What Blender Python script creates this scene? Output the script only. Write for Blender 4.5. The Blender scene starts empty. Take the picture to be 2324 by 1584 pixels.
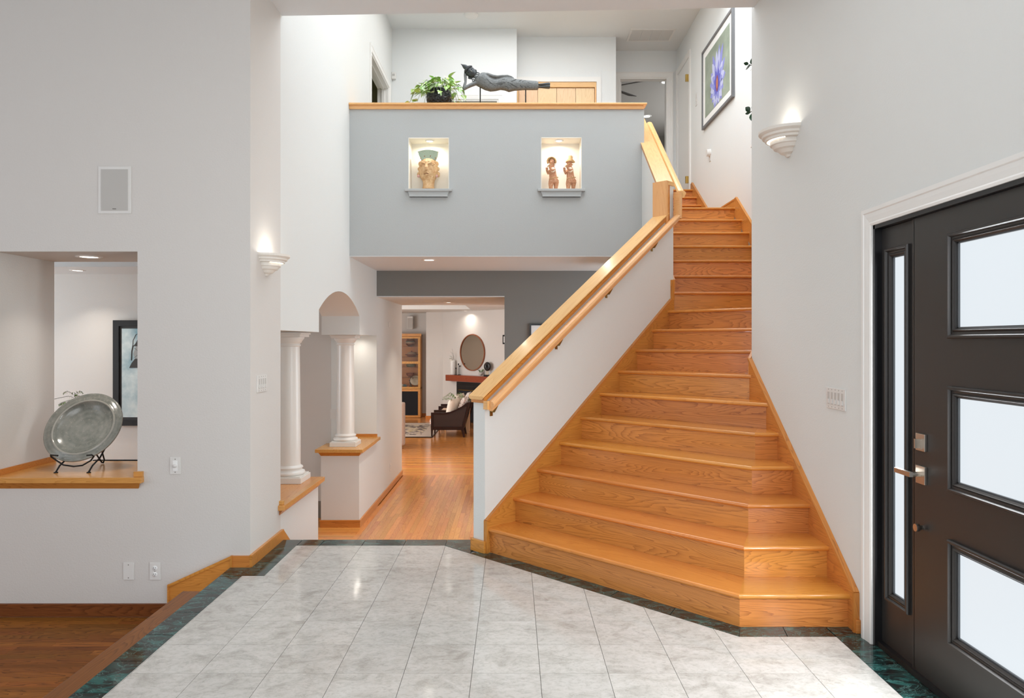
import bpy, bmesh, math, random
from mathutils import Vector, Matrix
random.seed(7)
sc = bpy.context.scene
COL = sc.collection
PI = math.pi
S2 = math.sqrt(2)

# ------------------------------------------------------------------ camera, light, exposure
F, HZ, CX, CZ = 1653.0, 775.0, 1162.0, 1.5          # focal length / horizon / centre in photo pixels, eye height
cam = bpy.data.cameras.new('camera'); cam.sensor_width = 36; cam.sensor_fit = 'HORIZONTAL'
cam.lens = F / 2324 * 36; cam.shift_y = -(792 - HZ) / 2324; cam.clip_start = 0.05; cam.clip_end = 100
camo = bpy.data.objects.new('camera', cam); COL.objects.link(camo)
camo.location = (0, 0, CZ); camo.rotation_euler = (PI / 2, 0, 0); sc.camera = camo
sc.view_settings.view_transform = 'Standard'; sc.view_settings.look = 'None'
sc.view_settings.gamma = 1; sc.view_settings.use_curve_mapping = False
sc.view_settings.exposure = 0.35
w = bpy.data.worlds.new('daylight'); sc.world = w; w.use_nodes = True
w.node_tree.nodes['Background'].inputs[0].default_value = (0.75, 0.85, 1, 1)
w.node_tree.nodes['Background'].inputs[1].default_value = 1.0
sc.cycles.max_bounces = 7; sc.cycles.diffuse_bounces = 4; sc.cycles.glossy_bounces = 3; sc.cycles.transparent_max_bounces = 6
sc.cycles.use_adaptive_sampling = True; sc.cycles.adaptive_threshold = .08; sc.cycles.use_denoising = True
sc.cycles.sample_clamp_indirect = 4; sc.cycles.caustics_reflective = False; sc.cycles.caustics_refractive = False

def area(name, loc, rot, sx, sy, power, color=(1, 1, 1), shape='RECTANGLE', spread=PI):
    l = bpy.data.lights.new(name, 'AREA'); l.shape = shape; l.size = sx
    if shape in ('RECTANGLE', 'ELLIPSE'): l.size_y = sy
    l.energy = power; l.color = color; l.spread = spread
    o = bpy.data.objects.new(name, l); COL.objects.link(o); o.location = loc; o.rotation_euler = rot
    return o
WARM = (1, .91, .81); DAY = (.93, .97, 1); COOL = (.84, .93, 1); NEUT = (.97, .985, 1)
area('added_skylight_fill', (0.4, 6.85, 6.0), (0, 0, 0), 3.4, 2.2, 56, DAY)  # added skylight above the view, brightens the upper space
area('upper_hall_fill', (0.2, 9.3, 6.0), (0, 0, 0), 2.8, 1.6, 34, NEUT)  # fill added in the upper hall, no opening there
area('stair_fill', (2.0, 7.5, 5.95), (math.radians(-12), 0, 0), .9, 2.0, 34, DAY)  # extra overhead fill added to lift the underlit upper steps
area('entry_fill', (-0.6, -2.85, 2.3), (math.radians(80), 0, 0), 5.0, 2.9, 96, NEUT)  # light for the windows added behind the camera
area('entry_overhead_fill', (0.0, 2.6, 3.93), (0, 0, 0), 2.4, 2.4, 19, NEUT)  # soft overhead fill, no lamp fixture modelled
area('living_fill', (-6.85, 1.2, 1.9), (0, -PI / 2, 0), 3.0, 4.5, 32, NEUT)  # unseen source added left of the living room
area('dining_fill', (-7.85, 7.0, 1.2), (0, -PI / 2, 0), 2.0, 2.0, 72, COOL)  # fill added at the dining end, no opening built
area('family_fill', (-5.35, 14.4, 1.0), (0, -PI / 2, 0), 2.2, 5.0, 175, NEUT)  # broad fill added on the family room's unseen left
area('family_right_fill', (1.9, 13.5, 1.2), (0, PI / 2, 0), 2.0, 2.6, 30, NEUT)  # second family room fill, added on the unseen right
for z_ in (1.729, 1.0985, .466): area('door_pane_daylight', (1.80, 2.7335, z_), (0, PI / 2, 0), .34, .45, 12, DAY)
area('sidelight_daylight', (1.81, 3.4345, 1.1), (0, PI / 2, 0), 1.6, .11, 6, DAY)
area('hall_fill', (2.85, 7.6, .9), (0, PI / 2, 0), 1.9, 2.6, 62, COOL)  # added under the stairs to brighten the lower hall
area('bedroom_fill', (3.9, 14.2, 5.0), (0, PI / 2, 0), 1.8, 3.0, 36, NEUT)  # fill added out of view inside the bedroom

# ------------------------------------------------------------------ materials
def lin(c):
    return tuple(((v / 255) / 12.92 if v / 255 <= .04045 else ((v / 255 + .055) / 1.055) ** 2.4) for v in c)
def col4(c): return (*lin(c), 1)
MATS = {}
class N:
    def __init__(s, name):
        s.m = bpy.data.materials.new(name); s.m.use_nodes = True; s.t = s.m.node_tree
        s.b = s.t.nodes['Principled BSDF']; MATS[name] = s.m
    def n(s, typ, ins=None, **kw):
        nd = s.t.nodes.new('ShaderNode' + typ)
        for k, v in kw.items(): setattr(nd, k, v)
        for k, v in (ins or {}).items(): s.set(nd.inputs[k], v)
        return nd
    def set(s, inp, v):
        if hasattr(v, 'is_output') or isinstance(v, bpy.types.NodeSocket): s.t.links.new(v, inp)
        else: inp.default_value = v
    def math(s, op, a, b=0.0, c=None):
        nd = s.n('Math', operation=op); s.set(nd.inputs[0], a); s.set(nd.inputs[1], b)
        if c is not None: s.set(nd.inputs[2], c)
        return nd.outputs[0]
    def mix(s, f, a, b, blend='MIX'):
        nd = s.n('Mix', data_type='RGBA', blend_type=blend); s.set(nd.inputs[0], f); s.set(nd.inputs[6], a); s.set(nd.inputs[7], b)
        return nd.outputs[2]
    def ramp(s, f, stops):
        nd = s.n('ValToRGB'); s.set(nd.inputs[0], f); e = nd.color_ramp.elements
        while len(e) < len(stops): e.new(.5)
        for el, (p, c) in zip(e, stops): el.position = p; el.color = c if len(c) == 4 else col4(c)
        return nd.outputs[0]
    def coords(s, scale=(1, 1, 1), rand=False, kind='Object'):
        o = s.n('TexCoord').outputs[kind]
        if rand:
            r = s.n('ObjectInfo').outputs['Random']
            cv = s.n('CombineXYZ', {0: s.math('MULTIPLY', r, 91.7), 1: s.math('MULTIPLY', r, 37.3), 2: s.math('MULTIPLY', r, 53.9)}).outputs[0]
            a = s.n('VectorMath', operation='ADD'); s.set(a.inputs[0], o); s.set(a.inputs[1], cv); o = a.outputs[0]
        m = s.n('VectorMath', operation='MULTIPLY'); s.set(m.inputs[0], o); m.inputs[1].default_value = scale
        return m.outputs[0]
    def noise(s, v, scale, detail=2, rough=.5, dist=0):
        return s.n('TexNoise', {'Vector': v, 'Scale': scale, 'Detail': detail, 'Roughness': rough, 'Distortion': dist}).outputs[0]
    def bump(s, h, strength, dist=.01):
        s.set(s.b.inputs['Normal'], s.n('Bump', {'Height': h, 'Strength': strength, 'Distance': dist}).outputs[0])
    def p(s, **kw):
        for k, v in kw.items(): s.set(s.b.inputs[k.replace('_', ' ')], v)
        return s

def paint(name, c, rough=.6, tex=.25):
    k = N(name); v = k.coords()
    big = k.noise(v, 1.3, 2)
    k.p(Base_Color=k.mix(k.math('MULTIPLY', big, .12), col4(c), col4(tuple(x * .94 for x in c))), Roughness=rough)
    k.b.inputs['Specular IOR Level'].default_value = .3
    if tex: k.bump(k.noise(v, 95, 3, .6), tex, .004)
    return k.m
def plain(name, c, rough=.4, metal=0, spec=.5, coat=0):
    k = N(name).p(Base_Color=col4(c), Roughness=rough, Metallic=metal, Coat_Weight=coat)
    k.b.inputs['Specular IOR Level'].default_value = spec
    return k.m
def emit(name, c, strength):
    k = N(name).p(Base_Color=(.02, .02, .02, 1), Emission_Color=col4(c), Emission_Strength=strength, Roughness=.4)
    return k.m
def mottled(name, c1, c2, c3=None, scale=30, rough=.6, metal=0, bump=.2, rand=False):
    k = N(name); v = k.coords(rand=rand); n1 = k.noise(v, scale, 5, .65)
    st = [(.3, c1), (.62, c2)] + ([(.72, c3)] if c3 else [])
    k.p(Base_Color=k.ramp(n1, st), Roughness=rough, Metallic=metal)
    if bump: k.bump(n1, bump, .01)
    return k.m
def wood(name, base, dark, light, rough=.3, ring=16, var=.22, coat=.15, fine=1.0, spec=.45, cath=.62):
    k = N(name)
    v = k.coords((.62, 5.2, 5.2), rand=True)
    n1 = k.noise(v, 1.15, 1.6, .45, .45)
    wob = k.noise(k.coords((9, 60, 60), rand=True), 1, 2, .5)
    ph = k.math('ADD', k.math('MULTIPLY', n1, ring * 3.0), k.math('MULTIPLY', wob, .9))
    fr = k.math('FRACT', ph)                                   # growth rings: slow rise, sharp dark latewood edge
    fib = k.noise(k.coords((4, 150 * fine, 150 * fine), rand=True), 1, 3, .6)
    r2 = k.math('MULTIPLY', k.math('POWER', fr, 3.0), k.math('ADD', fib, .35))
    blot = k.noise(k.coords((.6, 2.5, 2.5), rand=True), 1.1, 1)
    c = k.mix(blot, col4(base), col4(light))
    f = k.math('ADD', k.math('MULTIPLY', r2, cath), k.math('MULTIPLY', k.math('SUBTRACT', fib, .42), .7))
    c = k.mix(k.math('MAXIMUM', k.math('MINIMUM', f, .9), 0.0), c, col4(dark))
    rnd = k.n('ObjectInfo').outputs['Random']
    hsv = k.n('HueSaturation', {'Color': c, 'Value': k.math('ADD', k.math('MULTIPLY', rnd, var), 1 - var / 2),
                                'Hue': k.math('ADD', k.math('MULTIPLY', k.math('FRACT', k.math('MULTIPLY', rnd, 7.31)), .014), .493)})
    k.p(Base_Color=hsv.outputs[0], Roughness=rough, Coat_Weight=coat, Coat_Roughness=.1)
    k.b.inputs['Specular IOR Level'].default_value = spec
    k.bump(fib, .05, .002)
    return k.m

paint('wall_paint', (221, 222, 219)); paint('wall_paint_left', (211, 207, 202)); paint('ceiling_paint', (219, 223, 225), .7, .15)
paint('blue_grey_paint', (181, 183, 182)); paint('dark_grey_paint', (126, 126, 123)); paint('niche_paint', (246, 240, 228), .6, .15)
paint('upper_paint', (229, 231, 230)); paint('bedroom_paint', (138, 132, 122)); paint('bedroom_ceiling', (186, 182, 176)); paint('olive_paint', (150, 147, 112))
plain('fan_grey', (84, 80, 76), .5); plain('trim_white', (232, 230, 226), .3); plain('trim_grey', (176, 178, 177), .35); plain('column_white', (226, 221, 214), .3)
plain('plate_white', (222, 220, 216), .3); plain('plate_grey', (120, 116, 110), .5); plain('slot_dark', (45, 42, 40), .5)  # mid grey serves the screws and the speaker badge
plain('grille_grey', (186, 183, 178), .6); plain('nickel', (196, 188, 178), .28, 1); plain('brass', (150, 122, 70), .3, 1)
plain('gold_brass', (205, 170, 95), .25, 1); plain('iron', (34, 33, 33), .45, .6); plain('door_black', (43, 40, 38), .38); plain('door_bead', (96, 99, 102), .3)
plain('sconce_plaster', (226, 220, 211), .5)
plain('frame_black', (22, 22, 24), .3); plain('frame_grey', (112, 112, 114), .35); plain('mat_white', (238, 238, 236), .6)
wood('oak', (205, 128, 52), (156, 82, 25), (216, 144, 66), .22, ring=9, coat=.3, cath=.3)
wood('oak_riser', (208, 131, 58), (142, 75, 25), (219, 150, 77), .3, ring=12, var=.28, cath=.68)
wood('oak_light', (229, 174, 110), (204, 140, 78), (237, 188, 128), .26, ring=8, var=.06, cath=.3)
wood('oak_trim', (200, 128, 56), (158, 90, 32), (212, 142, 68), .3, ring=12, var=.12)
wood('oak_ledge', (208, 146, 76), (176, 112, 48), (218, 158, 90), .26, ring=10, var=.08)
wood('oak_hall', (210, 136, 66), (164, 92, 36), (222, 152, 82), .2, ring=10, var=.3, coat=.3, cath=.45)
wood('walnut_floor', (140, 82, 32), (58, 28, 10), (150, 94, 44), .5, ring=12, var=.5, coat=.0, spec=.12, cath=.7)
wood('walnut_trim', (122, 72, 34), (62, 32, 12), (136, 84, 42), .38, ring=10, var=.1, coat=0, spec=.22)
wood('maple', (238, 200, 154), (222, 178, 128), (244, 212, 172), .35, ring=8, var=.06)
wood('cherry', (142, 68, 38), (108, 46, 24), (156, 80, 46), .3, ring=8, var=.05)
wood('dark_chair_wood', (40, 18, 10), (20, 9, 5), (50, 24, 14), .4, ring=8, var=.05, coat=0, spec=.25)
wood('pale_wood', (206, 168, 128), (180, 140, 100), (216, 180, 142), .4, ring=8, var=.05)
wood('mirror_wood', (138, 82, 48), (100, 54, 30), (150, 92, 56), .35, ring=8, var=.05)
plain('grout', (176, 172, 164), .8); plain('vent_grey', (212, 211, 208), .5); paint('neutral_bounce_floor', (206, 202, 194), .95, .8); plain('recess_shade', (192, 189, 184), .4)
def marble():
    k = N('grey_marble'); v = k.coords((1, 1.25, 1), rand=True)
    a = k.noise(v, 6.5, 7, .66, .8); b = k.noise(v, 13, 6, .72, 1.3); big = k.noise(v, 3.0, 2); fl = k.noise(v, 34, 5, .7, .5)
    c = k.ramp(a, [(.30, (172, 168, 161)), (.45, (197, 194, 188)), (.60, (208, 205, 200))])
    c = k.mix(k.math('MULTIPLY', k.math('MAXIMUM', k.math('SUBTRACT', fl, .47), 0.0), 2.4), c, col4((158, 154, 146)))
    vein = k.math('LESS_THAN', k.math('ABSOLUTE', k.math('SUBTRACT', b, .43)), .009)
    mask = k.math('LESS_THAN', a, .5)
    c = k.mix(k.math('MULTIPLY', k.math('MULTIPLY', vein, .4), mask), c, col4((120, 117, 112)))
    c = k.mix(k.math('MULTIPLY', big, .22), c, col4((196, 187, 176)))
    rnd = k.n('ObjectInfo').outputs['Random']
    c = k.n('HueSaturation', {'Color': c, 'Value': k.math('ADD', k.math('MULTIPLY', rnd, .07), .925)}).outputs[0]
    k.p(Base_Color=c, Roughness=.09); k.b.inputs['Specular IOR Level'].default_value = .45
    g = N('green_marble'); v = g.coords((1, 2.0, 1), rand=True)
    a = g.noise(v, 7, 5, .6, 1.2); b = g.noise(v, 8, 5, .66, .7)
    c = g.ramp(a, [(.40, (24, 25, 25)), (.5, (27, 46, 44)), (.62, (44, 88, 84))])
    vein = g.math('LESS_THAN', g.math('ABSOLUTE', g.math('SUBTRACT', b, .5)), .010)
    c = g.mix(g.math('MULTIPLY', vein, .4), c, col4((104, 150, 144)))
    g.p(Base_Color=c, Roughness=.1)
marble()
emit('frosted_glass', (226, 234, 240), .78); emit('lamp_glow', (255, 248, 236), 6); emit('niche_glow', (255, 246, 228), 5)
emit('sconce_glow', (255, 244, 226), 2.2); emit('added_pane_glow', (225, 236, 250), 1.0)  # last one: glow for panes of the added windows
M = MATS

# ------------------------------------------------------------------ mesh helpers
def link(name, me, mat=None, parent=None, matrix=None, label=None, cat=None, group=None, kind=None, local=False):
    o = bpy.data.objects.new(name, me); COL.objects.link(o)
    if mat: me.materials.clear(); me.materials.append(M[mat] if isinstance(mat, str) else mat)
    if matrix is not None: o.matrix_basis = matrix
    if parent:
        o.parent = parent
        if not local: o.matrix_parent_inverse = wmat(parent).inverted()
    tag(o, label, cat, group, kind); return o
def wmat(o):
    return (wmat(o.parent) @ o.matrix_parent_inverse @ o.matrix_basis) if o.parent else o.matrix_basis.copy()
def tag(o, label=None, cat=None, group=None, kind=None):
    for k, v in (('label', label), ('category', cat), ('group', group), ('kind', kind)):
        if v: o[k] = v
    return o
def empty(name, loc=(0, 0, 0), rz=0, label=None, cat=None, group=None, kind=None, parent=None):
    o = bpy.data.objects.new(name, None); COL.objects.link(o); o.empty_display_size = .1
    o.location = loc; o.rotation_euler = (0, 0, rz); o.matrix_basis = Matrix.Translation(loc) @ Matrix.Rotation(rz, 4, 'Z')
    if parent: o.parent = parent; o.matrix_parent_inverse = wmat(parent).inverted()
    return tag(o, label, cat, group, kind)
class MB:
    def __init__(s): s.v = []; s.f = []; s.sm = []
    def add(s, vs, fs, smooth=False):
        b = len(s.v); s.v += [tuple(p) for p in vs]; s.f += [tuple(i + b for i in f) for f in fs]; s.sm += [smooth] * len(fs); return s
    def box(s, x0, x1, y0, y1, z0, z1):
        if x0 > x1: x0, x1 = x1, x0
        if y0 > y1: y0, y1 = y1, y0
        if z0 > z1: z0, z1 = z1, z0
        v = [(x, y, z) for z in (z0, z1) for y in (y0, y1) for x in (x0, x1)]
        return s.add(v, [(0, 2, 3, 1), (4, 5, 7, 6), (0, 1, 5, 4), (2, 6, 7, 3), (0, 4, 6, 2), (1, 3, 7, 5)])
    def prism(s, poly, a0, a1, axis='z', smooth=False):
        """extrude a 2D polygon: axis z -> (x,y); axis x -> (y,z); axis y -> (x,z)"""
        f = {'z': lambda p, a: (p[0], p[1], a), 'x': lambda p, a: (a, p[0], p[1]), 'y': lambda p, a: (p[0], a, p[1])}[axis]
        n = len(poly); ar = sum(poly[i][0] * poly[(i + 1) % n][1] - poly[(i + 1) % n][0] * poly[i][1] for i in range(n))
        if (ar < 0) != (axis == 'y'): poly = poly[::-1]
        if a0 > a1: a0, a1 = a1, a0
        v = [f(p, a0) for p in poly] + [f(p, a1) for p in poly]
        b = len(s.v); s.add(v, [tuple(range(n))[::-1], tuple(range(n, 2 * n))])
        fs = [(i, (i + 1) % n, n + (i + 1) % n, n + i) for i in range(n)]
        s.f += [tuple(k + b for k in q) for q in fs]; s.sm += [smooth] * n; return s
    def loft(s, rings, closed=True, caps=True, smooth=True):
        n = len(rings[0]); v = [p for r in rings for p in r]; fs = []
        for i in range(len(rings) - 1):
            for j in range(n if closed else n - 1):
                k = (j + 1) % n; fs.append((i * n + j, i * n + k, (i + 1) * n + k, (i + 1) * n + j))
        s.add(v, fs, smooth)
        if caps and closed: s.add(rings[0], [tuple(range(n))[::-1]]); s.add(rings[-1], [tuple(range(n))])
        return s
    def tube(s, pts, r, seg=8, caps=True):
        pts = [Vector(p) for p in pts]; rs = r if isinstance(r, (list, tuple)) else [r] * len(pts); rings = []
        up = Vector((0, 0, 1)); t0 = (pts[1] - pts[0]).normalized()
        if abs(t0.dot(up)) > .95: up = Vector((0, 1, 0))
        a = t0.cross(up).normalized()
        for i, p in enumerate(pts):
            t = (pts[min(i + 1, len(pts) - 1)] - pts[max(i - 1, 0)]).normalized()
            a = (a - t * a.dot(t)).normalized(); b = t.cross(a)
            rings.append([p + (a * math.cos(2 * PI * k / seg) + b * math.sin(2 * PI * k / seg)) * rs[i] for k in range(seg)])
        return s.loft(rings, caps=caps)
    def lathe(s, prof, c=(0, 0, 0), seg=24, a0=0, a1=2 * PI, smooth=True, sx=1, sy=1):
        full = abs(a1 - a0 - 2 * PI) < 1e-6; m = seg if full else seg + 1
        rings = [[(c[0] + sx * r * math.cos(a0 + (a1 - a0) * k / seg), c[1] + sy * r * math.sin(a0 + (a1 - a0) * k / seg), c[2] + z) for k in range(m)] for r, z in prof]
        return s.loft(rings, closed=full, caps=full, smooth=smooth)
    def ball(s, c, rx, ry=None, rz=None, seg=14, rot=None):
        ry = ry or rx; rz = rz or rx; rings = []; R = rot or Matrix.Identity(3)
        for i in range(seg // 2 + 1):
            t = PI * i / (seg // 2); st = max(math.sin(t), 1e-3)
            rings.append([Vector(c) + R @ Vector((rx * st * math.cos(2 * PI * k / seg), ry * st * math.sin(2 * PI * k / seg), -rz * math.cos(t))) for k in range(seg)])
        return s.loft(rings)
    def mesh(s, name='m'):
        me = bpy.data.meshes.new(name); me.from_pydata([tuple(v) for v in s.v], [], s.f); me.update()
        if any(s.sm): me.polygons.foreach_set('use_smooth', s.sm)
        return me
    def build(s, name, mat, parent=None, bevel=0, fix=False, **kw):
        me = s.mesh(name)
        if bevel or fix:
            bm = bmesh.new(); bm.from_mesh(me)
            if fix: bmesh.ops.recalc_face_normals(bm, faces=bm.faces)
            if bevel: bmesh.ops.bevel(bm, geom=list(bm.edges), offset=bevel, segments=2, profile=.6, affect='EDGES')
            bm.to_mesh(me); bm.free()
        return link(name, me, mat, parent, **kw)
def box(name, mat, x0, x1, y0, y1, z0, z1, parent=None, bevel=0, **kw):
    return MB().box(x0, x1, y0, y1, z0, z1).build(name, mat, parent, bevel, **kw)
def struct(name, mb, mat, **kw): return mb.build(name, mat, kind='structure', **kw)
def frame(o, ux, uy):
    ux = Vector(ux).normalized(); uy = Vector(uy); uy = (uy - ux * uy.dot(ux)).normalized(); uz = ux.cross(uy)
    return Matrix(((ux.x, uy.x, uz.x, o[0]), (ux.y, uy.y, uz.y, o[1]), (ux.z, uy.z, uz.z, o[2]), (0, 0, 0, 1)))
def board(name, mat, o, ux, uy, poly, t0, t1, parent=None, bevel=0, front=(), fb=.0125, **kw):
    """polygon in a local frame (x = along the grain), thickness t0..t1 along local z; 'front' = polygon edges to round"""
    me = MB().prism(list(poly), t0, t1).mesh(name)
    if bevel or front:
        bm = bmesh.new(); bm.from_mesh(me); ed = []
        if front:
            pts = [(Vector((poly[i][0], poly[i][1])), Vector((poly[(i + 1) % len(poly)][0], poly[(i + 1) % len(poly)][1]))) for i in front]
            for e in bm.edges:
                a, b = e.verts[0].co, e.verts[1].co
                if abs(a.z - b.z) > 1e-6: continue
                for p, q in pts:
                    if ((a.xy - p).length < 1e-5 and (b.xy - q).length < 1e-5) or ((a.xy - q).length < 1e-5 and (b.xy - p).length < 1e-5): ed.append(e)
            bmesh.ops.bevel(bm, geom=ed, offset=fb, segments=4, profile=.5, affect='EDGES')
        else: bmesh.ops.bevel(bm, geom=list(bm.edges), offset=bevel, segments=2, profile=.6, affect='EDGES')
        bm.to_mesh(me); bm.free()
    return link(name, me, mat, parent, matrix=frame(o, ux, uy), **kw)
def clip(poly, a, b, c):
    """keep a*x+b*y<=c"""
    out = []
    for i in range(len(poly)):
        p, q = poly[i], poly[(i + 1) % len(poly)]; dp, dq = a * p[0] + b * p[1] - c, a * q[0] + b * q[1] - c
        if dp <= 0: out.append(p)
        if (dp < 0 < dq) or (dq < 0 < dp):
            t = dp / (dp - dq); out.append((p[0] + t * (q[0] - p[0]), p[1] + t * (q[1] - p[1])))
    return out
def parea(p): return abs(sum(p[i][0] * p[(i + 1) % len(p)][1] - p[(i + 1) % len(p)][0] * p[i][1] for i in range(len(p)))) / 2
def px(u, v, Y): return Vector(((u - CX) * Y / F, Y, CZ + (HZ - v) * Y / F))
def copy_tree(o, parent=None):
    c = o.copy(); COL.objects.link(c)
    if parent: c.parent = parent; c.matrix_parent_inverse = o.matrix_parent_inverse.copy()
    for ch in [x for x in list(COL.objects) if x.parent == o]: copy_tree(ch, c)
    return c


def usweep(mb, path, prof, P):
    """moulding: prof = (outset, protrusion) points, path = (a, b, da, db) corners with outset directions, P maps (a, b, h) to 3D"""
    closed = path[0] == path[-1]; pts = path[:-1] if closed else path; n = len(prof)
    v = [P(a + da * o, b + db * o, h) for a, b, da, db in pts for o, h in prof]; f = []; m = len(pts)
    for i in range(m if closed else m - 1):
        for j in range(n):
            k = (j + 1) % n; i2 = (i + 1) % m; f.append((i * n + j, i * n + k, i2 * n + k, i2 * n + j))
    if not closed: f += [tuple(range(n)), tuple(range((m - 1) * n, m * n))[::-1]]
    return mb.add(v, f)
def rect(a0, a1, b0, b1): return [(a0, b0, -1, -1), (a1, b0, 1, -1), (a1, b1, 1, 1), (a0, b1, -1, 1), (a0, b0, -1, -1)]
def upath(a0, a1, b0, b1): return [(a0, b0, -1, 0), (a0, b1, -1, 1), (a1, b1, 1, 1), (a1, b0, 1, 0)]
CASE = lambda w_, t: [(0, 0), (0, t * .55), (w_ * .12, t * .75), (w_ * .2, t * .6), (w_ * .5, t * .75), (w_ * .72, t * .8), (w_ * .78, t), (w_, t), (w_, 0)]
# ------------------------------------------------------------------ the shell: floors, walls, ceilings
XL, XR = -1.745, 1.79                 # arch wall face, door wall face
ZL, ZH, ZT = -.33, -.62, 3.97         # living floor, lower hall floor, entry ceiling
ZU, ZC = 3.04, 6.05                   # upper floor, upper ceiling
YF = 4.856                            # left front wall
YE = 5.513                            # far edge of the tiled entry
# --- tiled entry floor
floor_entry = struct('floor_entry', MB().box(-1.869, 1.86, -3.0, YE, -.16, -.012).box(-1.85, 2.6, YE - .02, YE, ZH, -.012), 'grout')
T, TX, TY = .3081, -1.4137, 5.449
REG = [  # convex regions of the marble field, each a list of half planes a*x+b*y<=c
    [(-1, 0, 1.727), (1, 0, -1.585), (0, 1, 4.66)],
    [(-1, 0, 1.585), (0, 1, 5.353), (1, 1, 4.855), (1, 0, 1.155)],
    [(-1, 0, -1.155), (0, 1, 3.70), (1, 0, 1.647)]]
g = .0011
for i in range(-2, 11):
    for j in range(0, 18):
        x0, y1 = TX + i * T, TY - j * T
        mb = MB(); tot = 0
        for R in REG:
            p = [(x0 + g, y1 - T + g), (x0 + T - g, y1 - T + g), (x0 + T - g, y1 - g), (x0 + g, y1 - g)]
            for h in R: p = clip(p, *h) if p else p
            if len(p) > 2 and parea(p) > 2e-4:
                mb.prism([(x - x0, y - y1) for x, y in p], -.012, 0.0); tot += 1
        if tot: mb.build('tile', 'grey_marble', floor_entry, matrix=Matrix.Translation((x0, y1, 0)))
def strip(pa, pb, wa, wb, n, mitre=None):
    """green border: quads between line pa->pb (inner) and wa->wb (outer), cut into n tiles"""
    pa, pb, wa, wb = map(Vector, (pa, pb, wa, wb))
    for k in range(n):
        t0, t1 = k / n, (k + 1) / n; e = .002 / (pb - pa).length
        a, b, c, d = pa.lerp(pb, t0 + e), pa.lerp(pb, t1 - e), wa.lerp(wb, t1 - e), wa.lerp(wb, t0 + e)
        m = (a + b + c + d) / 4
        MB().prism([tuple(q - m) for q in (a, b, c, d)], -.012, 0.0).build('border_tile', 'green_marble', floor_entry, matrix=Matrix.Translation((m.x, m.y, 0)))
IX = -1.729
strip((IX, .03), (IX, .03 + .3081 * 15), (-1.87, .03), (-1.87, .03 + .3081 * 15), 15)
strip((IX, 4.653), (IX, 4.835), (-1.87, 4.653), (-1.87, 4.835), 1)
strip((-1.585, 4.662), (-1.585, YE), (-1.7285, 4.662), (-1.7285, YE), 3)
strip((-1.583, 5.355), (-1.4137, 5.355), (-1.583, YE), (-1.4137, YE), 1)
strip((-1.4137, 5.355), (-.4895, 5.355), (-1.4137, YE), (-.4895, YE), 3)
strip((-.4895, 5.355), (-.30, 5.16), (-.4895, YE), (-.235, YE), 1)
strip((-.30, 5.157), (1.155, 3.702), (-.19, 5.21), (1.198, 3.824), 5)
strip((1.155, 3.702), (1.647, 3.702), (1.198, 3.826), (1.647, 3.826), 2)
strip((1.649, 3.70), (1.649, 3.70 - .3081 * 12), (1.80, 3.70), (1.80, 3.70 - .3081 * 12), 12)
strip((1.649, 3.702), (1.79, 3.702), (1.649, 3.826), (1.79, 3.826), 1)
# --- living room floor (dark planks), one step and its nosing
floor_living = struct('floor_living', MB().box(-7, -1.985, -3, YF, ZL - .1, ZL - .012).box(-7, -4.6, -3, YF, ZL - .012, ZL).box(-4.6, -1.99, -3, 3.0, ZL - .012, ZL), 'walnut_floor')
def planks(par, mat, x0, x1, y0, y1, z, along='x', wd=.0572, lmin=.45, lmax=1.3, seed=1, tone=None):
    rnd = random.Random(seed); cache = {}
    a0, a1, b0, b1 = (x0, x1, y0, y1) if along == 'x' else (y0, y1, x0, x1)
    b = b0
    while b < b1 - .004:
        w_ = min(wd, b1 - b); a = a0 - rnd.uniform(0, lmax * .8)
        while a < a1:
            L = round(rnd.uniform(lmin, lmax), 1); s, e = max(a, a0), min(a + L, a1)
            if e - s > .02:
                key = (round(e - s, 3), round(w_, 4))
                if key not in cache: cache[key] = MB().box(.0004, e - s - .0004, .0004, w_ - .0004, -.012, 0).mesh('plank')
                m = frame((s, b, z), (1, 0, 0), (0, 1, 0)) if along == 'x' else frame((b + w_, s, z), (0, 1, 0), (-1, 0, 0))
                link('plank', cache[key], mat, par, matrix=m)
            a += L
        b += w_
planks(floor_living, 'walnut_floor', -4.6, -1.99, 3.0, YF - .02, ZL, 'x', seed=3)
step = empty('entry_step', (-1.99, 2, ZL), label='dark wooden step board along the green border down to the living room floor', cat='step')
board('nosing', 'walnut_trim', (-1.985, -3, 0), (0, 1, 0), (-1, 0, 0), [(0, -.115), (7.375, -.115), (7.375, 0), (0, 0)], -.026, 0.0, step, front=(2,))
board('riser', 'walnut_trim', (-1.965, -3, -.165), (0, 1, 0), (0, 0, 1), [(0, 0), (7.37, 0), (7.37, .139), (0, .139)], -.002, -.02, step)
board('tread', 'walnut_trim', (-2.2, -3, -.165), (0, 1, 0), (-1, 0, 0), [(0, -.235), (7.37, -.235), (7.37, 0), (0, 0)], -.026, 0.0, step, front=(2,))
board('riser', 'walnut_trim', (-2.18, -3, ZL), (0, 1, 0), (0, 0, 1), [(0, 0), (7.37, 0), (7.37, .139), (0, .139)], -.002, -.02, step)
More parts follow.
